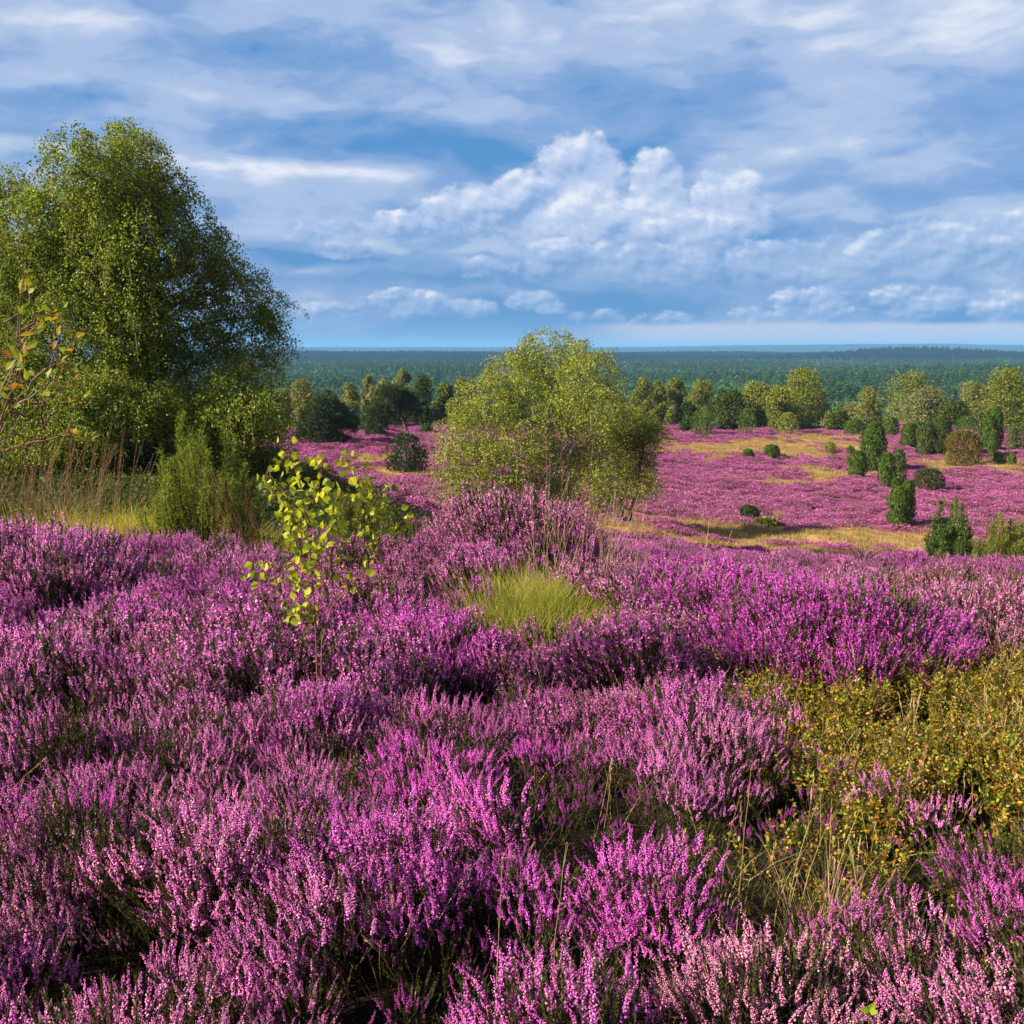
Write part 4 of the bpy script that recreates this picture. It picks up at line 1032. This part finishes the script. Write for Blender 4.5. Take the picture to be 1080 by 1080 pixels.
def vec(x, y, z=0.):
    n = NT.nodes.new('ShaderNodeCombineXYZ')
    for i, q in enumerate((x, y, z)):
        if isinstance(q, E): NT.links.new(q.o, n.inputs[i])
        else: n.inputs[i].default_value = q
    return n.outputs[0]
def noise(v, sc, det=4, rough=.55, dist=0.):
    n = NT.nodes.new('ShaderNodeTexNoise'); n.inputs['Scale'].default_value = sc; n.inputs['Detail'].default_value = det; n.inputs['Roughness'].default_value = rough
    n.inputs['Distortion'].default_value = dist; NT.links.new(v, n.inputs['Vector']); return E(n.outputs['Fac'])
def lin(r, g, b): return tuple(((c / 255 + .055) / 1.055) ** 2.4 if c > 10 else c / 255 / 12.92 for c in (r, g, b)) + (1,)
def mixc(f, a, b):
    n = NT.nodes.new('ShaderNodeMix'); n.data_type = 'RGBA'
    NT.links.new(f.o, n.inputs[0])
    for i, q in ((6, a), (7, b)):
        if isinstance(q, tuple): n.inputs[i].default_value = q
        else: NT.links.new(q, n.inputs[i])
    return n.outputs[2]
tc = NT.nodes.new('ShaderNodeTexCoord'); sx = NT.nodes.new('ShaderNodeSeparateXYZ'); NT.links.new(tc.outputs['Generated'], sx.inputs[0])
gx, gy, gz = [E(q) for q in sx.outputs]
AZ = gx._b('ARCTAN2', gy) * 57.2958; EL = gz.mx(-1.).mn(1.).f('ARCSINE') * 57.2958
def sk(u, v):
    d = pdir(u, v); d = d / np.linalg.norm(d); return math.degrees(math.atan2(d[0], d[1])), math.degrees(math.asin(d[2]))
VV = vec(AZ * .05, EL * .11)
V3 = vec(AZ * .05, EL * .11, 4.2)
d1 = noise(VV, 3.2, 3) - .5; d2 = noise(V3, 3.2, 3) - .5
AZd = AZ + d1 * 5.; ELd = EL + d2 * 2.2
def gauss(u, v, ru, rv, a=None, e=None):
    A, B = sk(u, v); sa = ru * .0495; se = rv * .0495
    x = ((a or AZd) - A) * (1 / sa); y = ((e or ELd) - B) * (1 / se)
    r = x * x + y * y
    return (r * -1.).f('EXPONENT')
f1 = noise(vec(AZd * .034, ELd * .11), 3., 6, .52, .0)       # broad flat layers
f2 = noise(vec(AZd * .075, ELd * .2, 7.), 3., 7, .52, .0)     # finer
Lv = (f1 - .5) * 1.5 + (f2 - .5) * 1.2 + .41
Lv = Lv + (EL * .012)
for u, v, ru, rv, a in [(20, 18, 130, 18, .55), (260, 10, 120, 12, -.05), (250, 35, 200, 22, -.1), (700, 25, 200, 30, .28), (1010, 18, 150, 26, .42), (500, 60, 60, 45, .22), (1060, 62, 60, 14, .35), (480, 160, 230, 16, -.42),
                        (380, 130, 260, 14, -.15), (1000, 150, 160, 50, .10), (870, 130, 120, 20, .14), (1075, 235, 60, 30, .2), (905, 245, 110, 12, -.32), (720, 60, 110, 25, -.15), (330, 240, 62, 12, .5), (370, 258, 40, 7, .45), (330, 285, 40, 6, .45),
                        (330, 268, 60, 8, -.35), (470, 290, 180, 12, -.25), (440, 345, 260, 14, -.35), (640, 320, 160, 18, -.35), (560, 240, 170, 20, .12), (290, 200, 120, 22, .12), (820, 330, 160, 14, -.1), (940, 290, 140, 30, .04),
                        (500, 268, 70, 6, .3), (620, 245, 30, 10, .3), (855, 332, 70, 10, .2), (120, 90, 160, 14, .18), (60, 110, 160, 12, -.2), (1000, 330, 100, 10, -.25), (280, 345, 120, 8, .12), (810, 260, 60, 10, .12), (690, 100, 120, 20, -.12), (680, 140, 140, 16, -.15)]:
    Lv = Lv + gauss(u, v, ru, rv) * a
# the long bright streak on the left
As, Bs = sk(250, 160); As2, Bs2 = sk(0, 146); As3, Bs3 = sk(450, 183)
line = (AZ - As2) * ((Bs3 - Bs2) / (As3 - As2)) + (Bs2 - .15) + d2 * .5
st_ = ((EL - line) * (1 / .38)); st_ = ((st_ * st_) * -1.).f('EXPONENT') * (1. - sstep(As3 - 6, As3 + 3, AZ)) * sstep(-60, -30, AZ)
Lv = Lv + st_ * (.62 + (f2 - .5) * 1.2)
# colour of the layers
cA = mixc(sstep(.02, .42, Lv), lin(74, 140, 202), lin(124, 162, 214))
cB = mixc(sstep(.38, .72, Lv), cA, lin(168, 190, 226))
cC = mixc(sstep(.70, 1.3, Lv), cB, lin(232, 236, 248))
# cumulus banks, far ones first
def bank(under, seed, blobs, vb, vt, amp, shadow, mid, top, op, sc=1.):
    nb = noise(vec(AZ * .11 * sc, EL * .15 * sc, seed), 3., 9, .56) - .5
    nb2 = noise(vec(AZ * .11 * sc - .028, EL * .15 * sc + .045, seed), 3., 5, .5) - .5
    nv = noise(vec(AZ * .42, EL * .5, seed + 1), 3., 4, .6) - .5
    AZc = AZ + nb * 1.2; ELc = EL + nb * .9
    cum = None; hi = None
    for u, v, ru, rv, am in blobs:
        A, B = sk(u, v); x = (AZc - A) * (1 / (ru * .0495)); yy = (ELc - B) * (1 / (rv * .0495))
        g_ = (1. - (x * x + yy * yy)) * am
        h_ = yy * 1. + x * -.25 + (1. - sstep(-.6, .5, g_)) * -3.
        cum = g_ if cum is None else cum.mx(g_); hi = h_ if hi is None else hi.mx(h_)
    mask = sstep(.2, .5, cum + nb * amp + nv * .45)
    fade = sstep(sk(540, vb)[1], sk(540, vt)[1], EL + nb * 3.)
    lit = (hi.mn(1.).mx(-1.) * .36 + (nb - nb2) * 2.2 + nv * .25 + .38).mn(1.).mx(0.)
    c1 = mixc(sstep(.05, .55, lit), shadow, mid); c2 = mixc(sstep(.48, .92, lit), c1, top)
    return mixc(mask * fade * op, under, c2)
sky1 = bank(cC, 2., [(612, 210, 66, 72, 1.), (560, 222, 52, 50, .95), (690, 218, 44, 66, 1.), (768, 226, 52, 62, 1.), (650, 240, 110, 52, .9), (490, 222, 62, 34, .8), (735, 255, 90, 42, .8), (420, 235, 60, 20, .6)],
            292, 225, 2.2, lin(124, 162, 214), lin(186, 203, 236), lin(240, 242, 250), .95)
sky1 = bank(sky1, 12., [(600, 275, 90, 30, .8), (700, 282, 90, 34, .8), (800, 285, 80, 36, .8), (900, 275, 80, 40, .85), (1000, 268, 80, 46, .9), (1080, 255, 60, 50, .9), (520, 280, 70, 16, .6), (340, 245, 70, 16, .75), (360, 262, 50, 9, .6)],
            325, 275, 2.2, lin(96, 146, 204), lin(158, 184, 226), lin(222, 230, 246), .8, 1.2)
sky1 = bank(sky1, 22., [(350, 328, 60, 13, .8), (430, 320, 60, 20, .9), (500, 325, 40, 14, .7), (562, 320, 40, 18, .85), (640, 334, 40, 12, .6), (700, 338, 50, 14, .7), (850, 322, 60, 26, .75), (800, 335, 60, 16, .6), (960, 320, 90, 26, .7), (1060, 325, 60, 24, .7)],
            356, 322, 1.9, lin(104, 156, 212), lin(164, 190, 230), lin(236, 240, 250), .85, 1.6)
# pale band by the horizon on the right
A0, B0 = sk(660, 352)
band = sstep(A0 - 5, A0 + 2, AZ) * (1. - sstep(.95, 1.35, EL + d2 * .6)) * .85
sky2 = mixc(band, sky1, lin(200, 208, 232))
low = (1. - sstep(0., 2.2, EL)) * (1. - sstep(A0 - 8, A0 + 2, AZ)) * .8
sky3 = mixc(low, sky2, lin(122, 172, 222))
# overhead, out of view: plain grey added to dim and neutralise ambient light
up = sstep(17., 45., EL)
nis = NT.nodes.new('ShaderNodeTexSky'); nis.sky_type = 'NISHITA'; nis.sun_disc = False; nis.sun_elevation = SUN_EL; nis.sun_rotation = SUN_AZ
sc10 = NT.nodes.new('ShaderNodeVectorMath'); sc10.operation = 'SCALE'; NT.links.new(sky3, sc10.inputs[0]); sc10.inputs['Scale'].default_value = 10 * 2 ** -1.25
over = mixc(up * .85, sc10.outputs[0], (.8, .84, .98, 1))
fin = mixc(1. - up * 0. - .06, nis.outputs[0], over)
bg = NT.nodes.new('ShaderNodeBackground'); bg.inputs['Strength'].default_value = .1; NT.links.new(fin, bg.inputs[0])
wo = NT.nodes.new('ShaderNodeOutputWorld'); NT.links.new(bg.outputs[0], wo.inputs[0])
W.cycles.sampling_method = 'MANUAL'; W.cycles.sample_map_resolution = 512

# ------------------------------------------------------------------ camera and render
cam = bpy.data.cameras.new('camera'); co = bpy.data.objects.new('camera', cam); COL.objects.link(co); SC.camera = co
cam.sensor_width = 36; cam.lens = 36 * F / 1080; cam.clip_start = .05; cam.clip_end = 30000
co.location = (0, 0, EYE); co.rotation_euler = (R(90) - PITCH, 0, 0)
SC.view_settings.view_transform = 'Standard'; SC.view_settings.look = 'None'; SC.view_settings.exposure = 1.25; SC.view_settings.gamma = 1
cy = SC.cycles
cy.max_bounces = 5; cy.diffuse_bounces = 3; cy.glossy_bounces = 1; cy.transmission_bounces = 3; cy.transparent_max_bounces = 4; cy.volume_bounces = 0
cy.caustics_reflective = False; cy.caustics_refractive = False; cy.sample_clamp_indirect = 4
cy.use_denoising = True
print('birch leaves', nl1)
